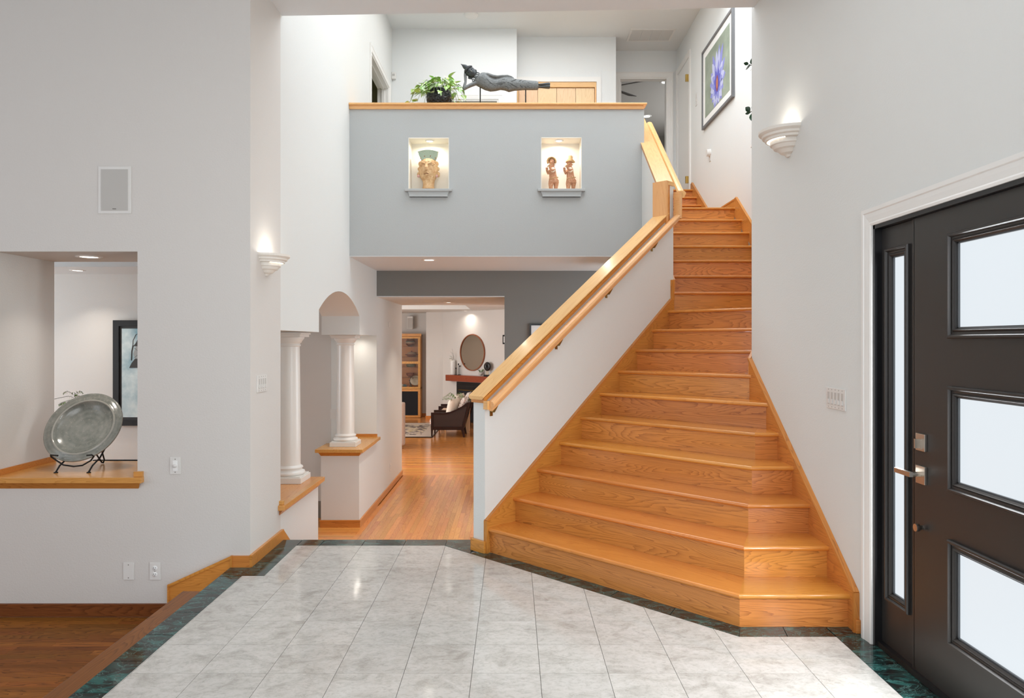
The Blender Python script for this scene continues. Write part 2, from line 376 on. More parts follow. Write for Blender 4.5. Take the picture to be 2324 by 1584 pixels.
# --- lower hall and family room floor
floor_hall = struct('floor_hall', MB().box(-8, 3, YE, 11.54, ZH - .1, ZH - .012).box(-8, -2.6, YE, 9.4, ZH - .012, ZH).box(-2.6, -1.72, YE, 7.6, ZH - .012, ZH).box(-2.6, -1.72, 8.3, 9.4, ZH - .012, ZH).box(.30, 3, YE, 9.4, ZH - .012, ZH).box(-1.72, .3, YE, 6.3, ZH - .012, ZH), 'oak_hall')
planks(floor_hall, 'oak_hall', -1.72, .30, 6.3, 11.54, ZH, 'y', lmin=.7, lmax=2.2, seed=5)
planks(floor_hall, 'oak_hall', -2.6, -1.72, 7.6, 8.30, ZH, 'x', lmin=.9, lmax=1.6, seed=6)
floor_family = struct('floor_family', MB().box(-6, 3, 11.54, 21, ZH - .1, ZH - .012), 'oak_hall')
planks(floor_family, 'oak_hall', -2.7, 0.0, 11.54, 13.6, ZH, 'x', lmin=.9, lmax=1.9, seed=8)
mbf = MB(); rr = random.Random(4); y = 13.6
while y < 20.6:
    x = -6 + rr.uniform(-1, 0)
    while x < 3:
        L = rr.uniform(.7, 1.8)
        mbf.box(max(x, -6) + .0006, min(x + L, 3) - .0006, y + .0006, y + .0566, ZH - .012, ZH - rr.uniform(0, .0004)); x += L
    y += .0572
mbf.box(-6, -2.7, 11.54, 13.6, ZH - .012, ZH).box(0, 3, 11.54, 13.6, ZH - .012, ZH)
o = mbf.build('plank_field', 'oak_hall', floor_family); o['kind'] = 'stuff'
hs = empty('hall_steps', (-.8, 6, ZH), label='oak steps from the tiled entry down to the lower hall', cat='steps')
for k, (y0, z) in enumerate(((5.515, -.155), (5.78, -.31), (6.045, -.465))):
    board('tread', 'oak', (-1.72, y0, z), (1, 0, 0), (0, 1, 0), [(0, 0), (1.9, 0), (1.9, .29), (0, .29)], -.027, 0, hs, front=(2,))
    board('riser', 'oak_riser', (-1.72, y0 + .265, z - .155), (1, 0, 0), (0, 0, 1), [(0, 0), (1.9, 0), (1.9, .127), (0, .127)], -.02, 0, hs)

# --- left front wall with the pass-through
struct('wall_left', MB().box(-2.497, XL, YF, 5.49, ZH, ZT).box(-7, -3.45, YF, 5.49, ZH, ZT).box(-3.45, -2.497, YF, 5.49, ZH, .56).box(-3.45, -2.497, YF, 5.49, 2.10, ZT), 'wall_paint_left')
# --- arch wall (thick lower part, thinner above)
arc = []; R_ = (.876 ** 2 + .22 ** 2) / .44
for k in range(25):
    yy = 6.585 + 1.752 * k / 24; arc.append((yy, 1.79 + .22 - R_ + math.sqrt(max(R_ ** 2 - (yy - 7.461) ** 2, 0))))
aw = MB().prism([(5.49, 1.585), (6.585, 1.585)] + arc + [(8.337, 1.577), (9.39, 1.577), (9.39, 2.45), (5.49, 2.45)], -2.18, XL, 'x')
aw.box(-2.18, XL, 5.49, 6.556, ZH, .236).box(-2.18, XL, 8.31, 9.39, ZH, .236).box(-2.178, -2.105, 8.77, 9.389, .34, 1.576).box(-2.178, -2.13, 8.771, 9.389, .237, .34).box(-2.18, XL, 9.39, 11.54, ZH, 2.45)
aw.box(-1.90, XL, 5.49, 9.0, 2.45, ZC).box(-1.90, XL, 10.30, 10.60, 2.45, ZC).box(-1.90, XL, 9.0, 10.30, 5.09, ZC).box(-1.90, XL, 9.0, 10.30, 2.45, ZU)
aw.box(-2.18, -1.90, 5.49, 11.54, 2.45, 2.6)
struct('wall_arch', aw, 'wall_paint')
# --- door wall and the stair walls on the right
struct('wall_right', MB().box(XR, 1.95, -3, 2.33, -.1, ZT).box(XR, 1.95, 3.612, 5.44, -.1, ZT).box(XR, 1.95, 2.33, 3.612, 2.078, ZT), 'wall_paint')
struct('wall_stair_right', MB().prism([(1.80, 5.42), (1.95, 5.44), (2.75, 6.15), (2.75, 6.6), (2.58, 6.6), (2.58, 6.23), (1.79, 5.44)], ZH, ZC).box(2.58, 2.75, 6.6, 11.5, 1.75, ZC).box(2.75, 3.0, 5.5, 9.4, 1.9, 2.0), 'upper_paint')  # open below, with a lid, to suit the added hall light
# --- knee wall beside the stairs
def wl(K, D): return ((K - D) / 2, (K + D) / 2)      # K = x+y, D = y-x : point on the 45 degree flight
DI, DO = 5.362, 5.532
Kc0 = 4.977; zc = lambda K: 1.072 + (K - 4.9325) / S2 * .674   # underside of the oak cap
kw = MB()
def slope_prism(mb, plan, zf, z0):
    n = len(plan); mb.add([(p[0], p[1], z0) for p in plan] + [(p[0], p[1], zf(p)) for p in plan],
        [tuple(range(n))[::-1], tuple(range(n, 2 * n))] + [(i, (i + 1) % n, n + (i + 1) % n, n + i) for i in range(n)]); return mb
slope_prism(kw, [wl(Kc0, DO), wl(Kc0, DI), wl(8.29, DI), wl(8.29, DO)], lambda p: zc(p[0] + p[1]), ZH)
Xi, Xo = 1.525, 1.394
ci, co = (Xi, Xi + DI), (Xo, Xo + DO)
zu = lambda p: 2.965 + max(0, p[1] - 6.93) * .715
slope_prism(kw, [wl(8.29, DO), wl(8.29, DI), ci, co], zu, ZH)
slope_prism(kw, [co, ci, (Xi, 7.2), (Xo, 7.2)], zu, 1.75)
slope_prism(kw, [(Xo, 7.2), (Xi, 7.2), (Xi, 8.44), (Xo, 8.44)], zu, 1.75)  # stops short of the floor so the added hall light passes
struct('wall_stair_left', kw, 'wall_paint')
# --- blue-grey balcony wall with two lit niches
NI = [(-1.112, -.677, 3.132, 3.686), (.312, .7475, 3.132, 3.69)]
gw = MB(); xs = [XL, NI[0][0], NI[0][1], NI[1][0], NI[1][1], 1.419]
for k in (0, 2, 4): gw.box(xs[k], xs[k + 1], 7.82, 8.12, 2.42, 4.0)
for n in NI: gw.box(n[0], n[1], 7.82, 8.12, 2.42, n[2] - .004).box(n[0], n[1], 7.82, 8.12, n[3] + .004, 4.0).box(n[0], n[1], 8.06, 8.12, n[2] - .01, n[3] + .01)
wall_balcony = struct('wall_balcony', gw, 'blue_grey_paint')
for n in NI:
    t = .005; y0, y1 = 7.8205, 8.05
    MB().box(n[0] - .001, n[0] + t, y0, y1, n[2], n[3]).box(n[1] - t, n[1] + .001, y0, y1, n[2], n[3]).box(n[0], n[1], y0, y1, n[3] - t, n[3] + .003).box(n[0], n[1], y0, y1, n[2] - .003, n[2] + t).box(n[0], n[1], y1 - t, y1 + .005, n[2], n[3]).build('niche_lining', 'niche_paint', wall_balcony)
# --- upper floor, soffit, dark wall with the passage
struct('floor_upper', MB().box(XL, 1.394, 8.12, 10.88, 2.43, ZU).box(1.53, 2.58, 8.40, 9.62, 2.6, ZU - .03), 'neutral_bounce_floor')  # unseen floor made pale so bounced light stays neutral
struct('ceiling_hall', MB().box(XL, 1.6, 7.822, 9.39, 2.412, 2.422).box(XL, -.097, 9.39, 11.54, 2.075, 2.085), 'ceiling_paint')
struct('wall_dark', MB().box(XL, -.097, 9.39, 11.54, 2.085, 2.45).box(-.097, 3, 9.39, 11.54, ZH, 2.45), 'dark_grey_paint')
# --- upper hall walls with their openings
OD, OB = (-.95, -.2, 5.02), (1.676, 2.434, 5.63)
struct('wall_upper', MB().box(-1.9, OD[0], 10.6, 10.72, ZU, ZC).box(OD[1], .07, 10.6, 10.72, ZU, ZC).box(OD[0], OD[1], 10.6, 10.72, OD[2], ZC)
       .box(-.03, .07, 10.72, 11.0, ZU, ZC).box(1.262, 1.553, 10.88, 11.0, ZU, ZC).box(.07, 1.262, 10.88, 11.0, 5.376, ZC)
       .box(1.453, 1.553, 10.9, 11.4, ZU, ZC).box(1.453, OB[0], 11.4, 11.52, ZU, ZC).box(OB[1], 2.58, 11.4, 11.52, ZU, ZC).box(OB[0], OB[1], 11.4, 11.52, OB[2], ZC), 'upper_paint')
struct('wall_upper_front', MB().prism([(-1.9, 5.53), (2.7, 5.35), (2.7, 5.2), (-1.9, 5.2)], ZT + .01, ZC), 'upper_paint')
struct('ceiling_upper', MB().box(-2.0, 2.75, 5.2, 11.52, ZC, ZC + .1), 'upper_paint')
# rooms glimpsed through the upper doors
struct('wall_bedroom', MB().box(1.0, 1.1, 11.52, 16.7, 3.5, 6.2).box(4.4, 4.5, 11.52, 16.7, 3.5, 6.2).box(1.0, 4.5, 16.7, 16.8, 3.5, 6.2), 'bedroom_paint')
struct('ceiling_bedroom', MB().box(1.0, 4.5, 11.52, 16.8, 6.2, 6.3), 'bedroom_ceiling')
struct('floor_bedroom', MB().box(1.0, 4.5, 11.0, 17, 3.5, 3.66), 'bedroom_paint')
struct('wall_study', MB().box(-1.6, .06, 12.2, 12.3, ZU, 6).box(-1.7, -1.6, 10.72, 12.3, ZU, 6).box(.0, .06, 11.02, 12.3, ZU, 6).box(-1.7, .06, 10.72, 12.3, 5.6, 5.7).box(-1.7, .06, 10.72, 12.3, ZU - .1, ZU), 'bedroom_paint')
struct('wall_side_room', MB().box(-3.6, -3.5, 8.4, 11.4, ZU, 6).box(-3.6, -1.9, 11.3, 11.4, ZU, 6).box(-3.6, -1.9, 8.4, 8.5, ZU, 6).box(-3.6, -1.9, 8.4, 11.4, 5.7, 5.8).box(-3.6, -1.9, 8.4, 11.4, ZU - .1, ZU), 'olive_paint')
struct('wall_side_passage', MB().box(2.75, 3.9, 11.3, 11.4, 3.5, 6).box(3.8, 3.9, 9, 11.4, 3.5, 6), 'upper_paint')
# --- entry and living ceiling, walls behind the camera with windows added for light
struct('ceiling', MB().prism([(-7, -3), (1.95, -3), (1.95, 5.38), (1.80, 5.385), (XL, 5.526), (-2, 5.53), (-7, 5.53)], ZT, ZT + .12), 'ceiling_paint')
bw = MB().box(-7, -3.3, -3.1, -3, -.4, ZT).box(2.05, 1.95, -3.1, -3, -.4, ZT).box(-3.3, 1.95, -3.1, -3, -.4, .75).box(-3.3, 1.95, -3.1, -3, 3.75, ZT)
struct('wall_back', bw, 'wall_paint')
lw = MB().box(-7.1, -7, -3, -1.1, -.4, ZT).box(-7.1, -7, 3.5, 5.49, -.4, ZT).box(-7.1, -7, -1.1, 3.5, -.4, .35).box(-7.1, -7, -1.1, 3.5, 3.45, ZT)
struct('wall_far_left', lw, 'wall_paint_left')
def window(n, x0, x1, y0, y1, z0, z1, nx):  # windows out of view, added as light sources
    w_ = empty('window_%d' % n, ((x0 + x1) / 2, (y0 + y1) / 2, z0), kind='structure'); fr = MB(); pn = []
    for k in range(nx + 1):
        if x1 - x0 > y1 - y0: c = x0 + (x1 - x0) * k / nx; fr.box(c - .03, c + .03, y0 - .02, y1 + .02, z0, z1)
        else: c = y0 + (y1 - y0) * k / nx; fr.box(x0 - .02, x1 + .02, c - .03, c + .03, z0, z1)
    for z in (z0, (z0 + z1) / 2, z1): fr.box(x0 - .02, x1 + .02, y0 - .02, y1 + .02, z - .03, z + .03)
    fr.build('window_frame', 'trim_white', w_); box('pane', 'added_pane_glow', x0, x1, y0, y1, z0, z1, w_)
window(1, -3.3, 1.95, -3.06, -3.04, .75, 3.75, 4); window(2, -7.06, -7.04, -1.1, 3.5, .35, 3.45, 3)
sk = empty('window_3', (0.4, 6.85, 6.04), kind='structure')  # skylight out of view, added for brightness
MB().box(-1.35, -1.3, 5.7, 8.0, 6.0, 6.05).box(2.1, 2.15, 5.7, 8.0, 6.0, 6.05).box(-1.35, 2.15, 5.7, 5.75, 6.0, 6.05).box(-1.35, 2.15, 7.95, 8.0, 6.0, 6.05).build('added_skylight_frame', 'trim_white', sk)
box('pane', 'added_pane_glow', -1.3, 2.1, 5.75, 7.95, 6.03, 6.045, sk)
# --- dining room behind the pass-through
struct('wall_dining', MB().box(-8, -2.179, 8.77, 8.9, ZH, 2.9).box(-8.1, -8, 5.4, 8.9, ZH, 2.9), 'wall_paint_left')
struct('ceiling_dining', MB().box(-8, -2.18, 5.49, 6.3, 2.31, 2.45).box(-8, -2.18, 7.88, 8.77, 2.31, 2.62).box(-8, -7, 6.3, 7.88, 2.31, 2.45).box(-2.4, -2.18, 6.3, 7.88, 2.31, 2.45).box(-8, -2.18, 5.49, 8.77, 2.6, 2.7), 'ceiling_paint')
# --- family room
struct('wall_family', MB().box(-6, -5.5, 11.54, 20.6, ZH, 2.9).box(-6, -2.347, 20.6, 20.75, ZH, 2.9).box(-2.347, -1.89, 19.9, 20.75, ZH, 2.9)
       .prism([(-1.89, 19.9), (2.2, 15.81), (2.3, 15.91), (-1.79, 20.0)], ZH, 2.9).box(2.2, 2.3, 11.54, 15.9, ZH, 2.9).box(-5.6, -2.185, 11.5, 11.54, ZH, 2.9), 'wall_paint_left')
struct('ceiling_family', MB().box(-6, -3.6, 11.54, 20.7, 2.3, 2.9).box(-1.03, 3, 11.54, 20.7, 2.3, 2.9).box(-3.6, -1.03, 11.54, 13.2, 2.3, 2.9).box(-3.6, -1.03, 18.1, 20.7, 2.3, 2.9).box(-3.6, -1.03, 13.2, 18.1, 2.62, 2.9), 'wall_paint')
struct('wall_hall_right', MB().box(2.9, 3.0, 5.5, 6.3, ZH, 2.45).box(2.9, 3.0, 8.9, 9.4, ZH, 2.45).box(2.9, 3.0, 6.3, 8.9, ZH, -.05).box(2.9, 3.0, 6.3, 8.9, 1.85, 2.45), 'wall_paint')
window(4, 2.94, 2.96, 6.3, 8.9, -.05, 1.85, 2)  # panes added out of sight to light the hall
# ------------------------------------------------------------------ the staircase
ST = empty('staircase', (1.0, 5.0, 0), label='wide oak staircase that fans out at the foot and climbs past the front door', cat='staircase')
RI, D0, TR, XC, XS, DL = .1789, 3.8019, .2548, 1.1855, 1.766, 5.3345
NOS = .026; TH = .027
def cor(k): return (XC + (k - 1) * TR * (S2 - 1), D0 + (k - 1) * TR)
JD = 5.44 - 1.766                                     # y-x of the 45 degree right wall
def wing(k, off=0.0):
    """left and right end of the 45 degree nosing line k, moved back by off"""
    c = cor(k); K = c[0] + c[1] + off * S2
    L = ((K - DL) / 2, (K + DL) / 2)
    Rr = ((K - JD) / 2, (K + JD) / 2)
    if Rr[1] < 5.44: Rr = (XS, K - XS)
    return L, Rr
def corner(k, off=0.0):
    c = cor(k); return (c[0] + off * (S2 - 1), c[1] + off)
def loc2(o, ux, uy, pts):
    return [((p[0] - o[0]) * ux[0] + (p[1] - o[1]) * ux[1], (p[0] - o[0]) * uy[0] + (p[1] - o[1]) * uy[1]) for p in pts]
W1, W2 = (1 / S2, -1 / S2), (1 / S2, 1 / S2)          # along the wing edge, up the wing flight
Yk = lambda k: 8.36 - (17 - k) * .2505
for k in range(1, 11):
    z = RI * k; L, R = wing(k); nL, nR = wing(k + 1, NOS + .018) if k < 10 else (None, None)
    rL, rR = wing(k, NOS)
    if k <= 5:
        c, nc = corner(k), corner(k + 1, NOS + .018)
        rc = corner(k, NOS)
        lp = [L, c, nc if k < 5 else nc, nL]
        board('tread', 'oak', (*L, z), (*W1, 0), (*W2, 0), loc2(L, W1, W2, lp), -TH, 0, ST, front=(0,))
        rp = [c, (XS, c[1]), (XS, nc[1]), nc]
        board('tread', 'oak', (*c, z), (1, 0, 0), (0, 1, 0), loc2(c, (1, 0), (0, 1), rp), -TH, 0, ST, front=(0,))
        wl_ = math.dist(rL, rc); z0 = z - RI + .0005
        board('riser', 'oak_riser', (*rL, z0), (*W1, 0), (0, 0, 1), [(0, 0), (wl_, 0), (wl_, RI - TH - .001), (0, RI - TH - .001)], -.018, 0, ST)
        board('riser', 'oak_riser', (*rc, z0), (1, 0, 0), (0, 0, 1), [(0, 0), (XS - rc[0], 0), (XS - rc[0], RI - TH - .001), (0, RI - TH - .001)], -.018, 0, ST)
    else:
        if k < 10: pts = [L, R] + ([(XS, 5.44)] if R[1] < 5.44 < nR[1] and nR[0] > XS + .01 else []) + [nR, nL]
        else: pts = [L, R, (2.56, 6.234), (2.56, Yk(11) + .045), (1.527, Yk(11) + .045)]
        board('tread', 'oak', (*L, z), (*W1, 0), (*W2, 0), loc2(L, W1, W2, pts), -TH, 0, ST, front=(0,))
        wl_ = math.dist(rL, rR)
        board('riser', 'oak_riser', (*rL, z - RI + .0005), (*W1, 0), (0, 0, 1), [(0, 0), (wl_, 0), (wl_, RI - TH - .001), (0, RI - TH - .001)], -.018, 0, ST)
for k in range(11, 18):
    z = RI * k; y = Yk(k); d = .2505 + NOS + .018 if k < 17 else 1.25
    x0 = 1.522 if k < 12 else 1.53
    board('tread', 'oak', (x0, y, z), (1, 0, 0), (0, 1, 0), [(0, 0), (2.56 - x0, 0), (2.56 - x0, d), (0, d)], -TH, 0, ST, front=(0,))
    board('riser', 'oak_riser', (1.53, y + NOS, z - RI + .0005), (1, 0, 0), (0, 0, 1), [(0, 0), (1.03, 0), (1.03, RI - TH - .001), (0, RI - TH - .001)], -.018, 0, ST)
for y, z in ((9.61, 3.197), (9.848, 3.352), (10.09, 3.506), (10.32, 3.66)):
    d = .29 if z < 3.6 else .7
    board('tread', 'oak', (1.56, y, z), (1, 0, 0), (0, 1, 0), [(0, 0), (1.0, 0), (1.0, d), (0, d)], -TH, 0, ST, front=(0,))
    board('riser', 'oak_riser', (1.56, y + NOS, z - .155), (1, 0, 0), (0, 0, 1), [(0, 0), (1.0, 0), (1.0, .127), (0, .127)], -.018, 0, ST)
# skirt boards with a bead along the top
def skirt(o, ux, uy, pts, th0, th1, beads, mat='oak_trim'):
    s = board('skirt_board', mat, o, ux, uy, pts, th0, th1, ST)
    Mx = frame(o, ux, uy)
    for a, b in beads:
        va, vb = Mx @ Vector((a[0], a[1], (th0 + th1) / 2)), Mx @ Vector((b[0], b[1], (th0 + th1) / 2))
        d = (vb - va); L = d.length; n = Mx.to_3x3() @ Vector((0, 0, 1))
        up = n.cross(d).normalized()
        if up.z < 0 and abs(up.z) > .1: up = -up
        board('skirt_bead', mat, va, d, up, [(0, -.012), (L, -.012), (L, .006), (0, .006)], -abs(th1 - th0) / 2 - .006, abs(th1 - th0) / 2 + .006, s)
# left skirt, on the knee wall (local x up the flight)
sK = lambda K: (K - 4.977) / S2
zt = lambda K: .242 + (K - 5.0) / S2 * .703
o = (*wl(4.977, DI), 0)
skirt(o, (1, 1, 0), (0, 0, 1), [(0, 0), (.12, 0), (sK(8.39), zt(8.39) - .36), (sK(8.39), zt(8.328) + .0), (sK(8.328), zt(8.328)), (0, zt(4.977))], .0, .02, [((0, 0.0), (0, zt(4.977))), ((0, zt(4.977)), (sK(8.328), zt(8.328)))])
board('skirt_board', 'oak_trim', (*wl(8.345, DI), 1.89), (0, 0, 1), (1, 1, 0), [(0, 0), (.19, 0), (.19, .035), (0, .035)], -.022, 0.002, ST)
board('skirt_board', 'oak_trim', (Xi, 6.885, 1.85), (0, 1, 0), (0, 0, 1), [(0, 0), (1.5, 1.5 * .715), (1.5, 1.5 * .715 + .19), (.0, .235)], .0, .018, ST)
# right skirt on the door wall
skirt((XR, 3.757, 0), (0, 1, 0), (0, 0, 1), [(0, 0), (.1, 0), (1.683, .90), (1.683, 1.375), (0, .205)], -.024, -.001, [((0, 0), (0, .205)), ((0, .205), (1.683, 1.375))])
board('skirt_board', 'oak_trim', (XR, 5.44, 1.0), (0, 0, 1), (1, 1, 0), [(0, -.02), (.375, -.02), (.70, .3), (1.15, .9), (1.0, 1.1), (.3, .3), (.1, 0)], .0, .02, ST)
skirt((2.58, 6.7, 1.75), (0, 1, 0), (0, 0, 1), [(0, 0), (1.69, 1.19), (1.69, 1.4), (1.64, 1.4), (0, .24)], -.02, -.001, [((0, .24), (1.64, 1.4))])
skirt((2.58, 8.34, 3.04), (0, 1, 0), (0, 0, 1), [(0, 0), (1.2, 0), (1.2, .1), (0, .1)], -.016, -.001, [((0, .1), (1.2, .1))])
skirt((2.58, 9.5, 3.04), (0, 1, 0), (0, 0, 1), [(0, 0), (.2, 0), (.95, .55), (.95, .72), (.88, .72), (0, .16)], -.02, -.001, [((0, .16), (.88, .72))])
# base blocks at the foot of both walls
bb = empty('base_block', (*wl(4.97, 5.45), 0), label='oak base block wrapped round the foot of the white stair wall', cat='baseboard')
board('base_face', 'oak_trim', (*wl(4.945, DO + .012), 0), (*W1, 0), (0, 0, 1), [(0, 0), (.142, 0), (.142, .085), (0, .085)], -.022, 0, bb, bevel=.003)
board('base_side', 'oak_trim', (*wl(4.96, DO + .012), 0), (1, 1, 0), (0, 0, 1), [(0, 0), (.35, 0), (.35, .085), (0, .085)], -.0, -.012, bb)
box('plinth_block', 'oak_trim', 1.766, 1.79, 3.735, 3.757, 0, .07, bevel=.003, label='small oak plinth end against the door casing', cat='baseboard')
# ------------------------------------------------------------------ caps and handrail
def sweep(name, mat, prof, path, parent=None, **kw):
    """profile (side offset, height) swept along (point, side vector) pairs; local grain along the path"""
    p0, p1 = Vector(path[0][0]), Vector(path[-1][0]); ux = (p1 - p0).normalized()
    m = frame(p0, ux, Vector((0, 0, 1)) - ux * ux.z if abs(ux.z) < .99 else (0, 1, 0)); mi = m.inverted()
    rings = [[mi @ (Vector(p) + Vector(s) * a + Vector((0, 0, 1)) * b) for a, b in prof] for p, s in path]
    mb = MB().loft(rings, smooth=False)
    return mb.build(name, mat, parent, matrix=m, fix=True, **kw)
SD = Vector((1 / S2, -1 / S2, 0))                     # across the lower flight, towards the treads
capt = lambda K: 1.111 + (K - 4.9325) / S2 * .674
dm = (DI + DO) / 2
cap = empty('sloping_wall_cap', (*wl(4.95, dm), 1.05), label='sloping pale oak cap on the white wall beside the lower stairs', cat='wall cap')
sweep('cap_board', 'oak_light', [(-.078, -.010), (-.062, -.024), (.062, -.024), (.078, -.010), (.078, 0), (-.078, 0)], [((*wl(4.9325, dm), capt(4.9325)), SD), ((*wl(8.27, dm), capt(8.27)), SD)], cap)
sweep('cap_moulding', 'oak_trim', [(-.068, -.058), (.068, -.058), (.068, -.024), (-.068, -.024)], [((*wl(4.955, dm), capt(4.955)), SD), ((*wl(8.27, dm), capt(8.27)), SD)], cap)
nw = empty('stair_newel', (*wl(8.26, dm), 2.6), label='boxed oak post face where the stair wall steps up', cat='newel')
def wlz(K, D, z): return (*wl(K, D), z)
board('post_face', 'oak_light', wlz(8.258, dm, 2.60), (0, 0, 1), (*W1, 0), [(0, -.077), (.40, -.077), (.40, .077), (0, .077)], -.03, 0.0, nw)
board('post_side', 'oak_trim', wlz(8.262, DI - .006, 2.60), (0, 0, 1), (1, 1, 0), [(0, 0), (.4, 0), (.4, .034), (0, .034)], -.004, .012, nw)
board('post_trim', 'oak_light', wlz(8.258, DI - .01, 2.965), (1, 1, 0), (0, 0, 1), [(0, 0), (.10, 0), (.10, .035), (0, .035)], -.014, .008, nw)
ucap = empty('sloping_wall_cap', (1.46, 7.0, 3.0), label='sloping pale oak cap climbing beside the balcony wall', cat='wall cap')
UX = Vector((1, 0, 0)); xm = (Xi + Xo) / 2
sweep('cap_board', 'oak_light', [(-.078, -.010), (-.062, -.024), (.062, -.024), (.078, -.010), (.078, 0), (-.078, 0)],
      [((*wl(8.262, dm), 3.0), SD), ((xm - .012, 6.90, 3.004), (SD + UX).normalized()), ((xm, 6.96, 3.02), UX), ((xm, 8.46, 3.02 + 1.5 * .715), UX)], ucap)
sweep('cap_moulding', 'oak_trim', [(-.07, -.06), (.07, -.06), (.07, -.024), (-.07, -.024)], [((xm, 6.96, 3.02), UX), ((xm, 8.46, 3.02 + 1.5 * .715), UX)], ucap)
HR = empty('handrail', wlz(4.986, 5.29, 1.05), label='moulded oak handrail on brass brackets along the stair wall', cat='handrail')
prof = [(-.018, -.036), (.018, -.036), (.024, -.014), (.033, -.002), (.034, .012), (.022, .027), (0, .032), (-.022, .027), (-.034, .012), (-.033, -.002), (-.024, -.014)]
hz = lambda K: 1.052 + (K - 4.986) / S2 * .674
dr = 5.275
sweep('rail', 'oak_light', prof, [(wlz(4.975, dr, hz(4.975)), SD), (wlz(8.385, dr, hz(8.385)), SD)], HR)
sweep('rail_return', 'oak_light', [(-.036, -.034), (.036, -.034), (.036, .026), (-.036, .026)], [(wlz(5.0, 5.355, hz(4.99)), (1 / S2, 1 / S2, 0)), (wlz(5.0, dr + .02, hz(4.99)), (1 / S2, 1 / S2, 0))], HR)
xh = 1.605
MB().prism([(-.03, -.03), (.03, -.03), (.034, 0), (.02, .032), (-.02, .032), (-.034, 0)], 0, .25).build('rail_riser', 'oak_light', HR, matrix=frame(wlz(8.40, dr, hz(8.385) - .02), (1 / S2, -1 / S2, 0), (1 / S2, 1 / S2, 0)))
sweep('rail', 'oak_light', prof, [((xh, 6.86, 2.89), UX), ((xh, 6.93, 2.91), UX), ((xh, 8.5, 2.91 + 1.57 * .715), UX)], HR)
for K in (5.06, 6.05, 6.95, 7.9):
    P = Vector(wlz(K, DI - .004, hz(K) - .085)); Q = Vector(wlz(K, dr, hz(K) - .034))
    b_ = MB().tube([P, P + SD * .03, Q - Vector((0, 0, .012)), Q], [.010, .009, .008, .012], 8).build('bracket', 'brass', HR)
    MB().box(-.012, .012, -.004, .004, -.035, .035).build('bracket_plate', 'brass', b_, matrix=frame(P, (1 / S2, 1 / S2, 0), (1 / S2, -1 / S2, 0)))
# balcony cap
bc = empty('balcony_cap', (0, 7.95, 4.0), label='long oak cap on top of the blue grey balcony wall', cat='wall cap')
board('cap_board', 'oak_light', (XL + .002, 7.775, 4.052), (1, 0, 0), (0, 1, 0), [(0, 0), (3.185, 0), (3.185, .39), (0, .39)], -.022, 0, bc, front=(0, 1), fb=.006)
board('cap_moulding', 'oak_light', (XL + .002, 7.80, 3.992), (1, 0, 0), (0, 1, 0), [(0, 0), (3.15, 0), (3.15, .345), (0, .345)], 0, .038, bc)
# ------------------------------------------------------------------ baseboards and skirts on the left
def tri_board(name, x0, x1, y, z, par, mat='oak_trim', h=.085):
    board(name, mat, (x0, y, z), (1, 0, 0), (0, 0, 1), [(0, 0), (x1 - x0, 0), (x1 - x0, h), (0, h)], 0, .016, par)
ls = empty('step_skirt', (-2.0, YF, ZL), label='oak skirt board stepping down the grey wall to the living room', cat='skirt board')
board('skirt_board', 'oak_trim', (-2.285, YF, 0), (1, 0, 0), (0, 0, 1), [(0, ZL + .01), (.55, ZL + .01), (.55, 0), (.42, .0), (.42, .072), (0, -.12)], .0, .016, ls)
board('skirt_bead', 'oak_trim', (-2.285, YF - .018, -.12), (.42, 0, .192), (0, 0, 1), [(0, -.012), (.462, -.012), (.462, .004), (0, .004)], -.014, .006, ls)
box('skirt_bead', 'oak_trim', -2.289, -2.277, YF - .022, YF, ZL, -.115, ls)
box('skirt_bead', 'oak_trim', -1.871, -1.859, YF - .022, YF, 0, .076, ls)
board('baseboard', 'oak_trim', (-1.862, YF, 0), (1, 0, 0), (0, 0, 1), [(0, 0), (.1165, 0), (.1165, .074), (0, .074)], 0, .016, ls)
bl = struct('baseboard_left', MB().box(-7, -2.29, YF - .016, YF, ZL, ZL + .082), 'walnut_trim')
bead = MB().box(-7, -2.29, YF - .02, YF - .001, ZL + .07, ZL + .085).build('baseboard_bead', 'walnut_trim', bl)
ab = struct('baseboard_arch', MB().box(XL, XL + .016, YF - .016, 5.513, 0, .078), 'oak_trim')
MB().box(XL + .001, XL + .02, YF - .02, 5.512, .066, .081).build('baseboard_bead', 'oak_trim', ab)
MB().prism([(5.513, -.2), (5.513, .078), (6.35, -.55), (6.35, ZH), (6.2, ZH)], XL, XL + .016, 'x').build('skirt_board', 'oak_trim', ab)
bp = struct('baseboard_hall', MB().box(-2.19, XL + .014, 8.296, 8.31, ZH, ZH + .082).box(XL, XL + .014, 8.31, 11.54, ZH, ZH + .082), 'oak_trim')
MB().box(-2.194, XL + .018, 8.292, 8.309, ZH + .070, ZH + .085).box(XL + .001, XL + .018, 8.309, 11.53, ZH + .070, ZH + .085).build('baseboard_bead', 'oak_trim', bp)
struct('baseboard_dining', MB().box(-8, -2.2, 8.756, 8.77, ZH, ZH + .2), 'bedroom_paint')
struct('baseboard_family', MB().box(-2.55, -2.33, 20.585, 20.6, ZH, ZH + .09).box(-2.36, -1.88, 19.885, 19.9, ZH, ZH + .09), 'oak_trim')
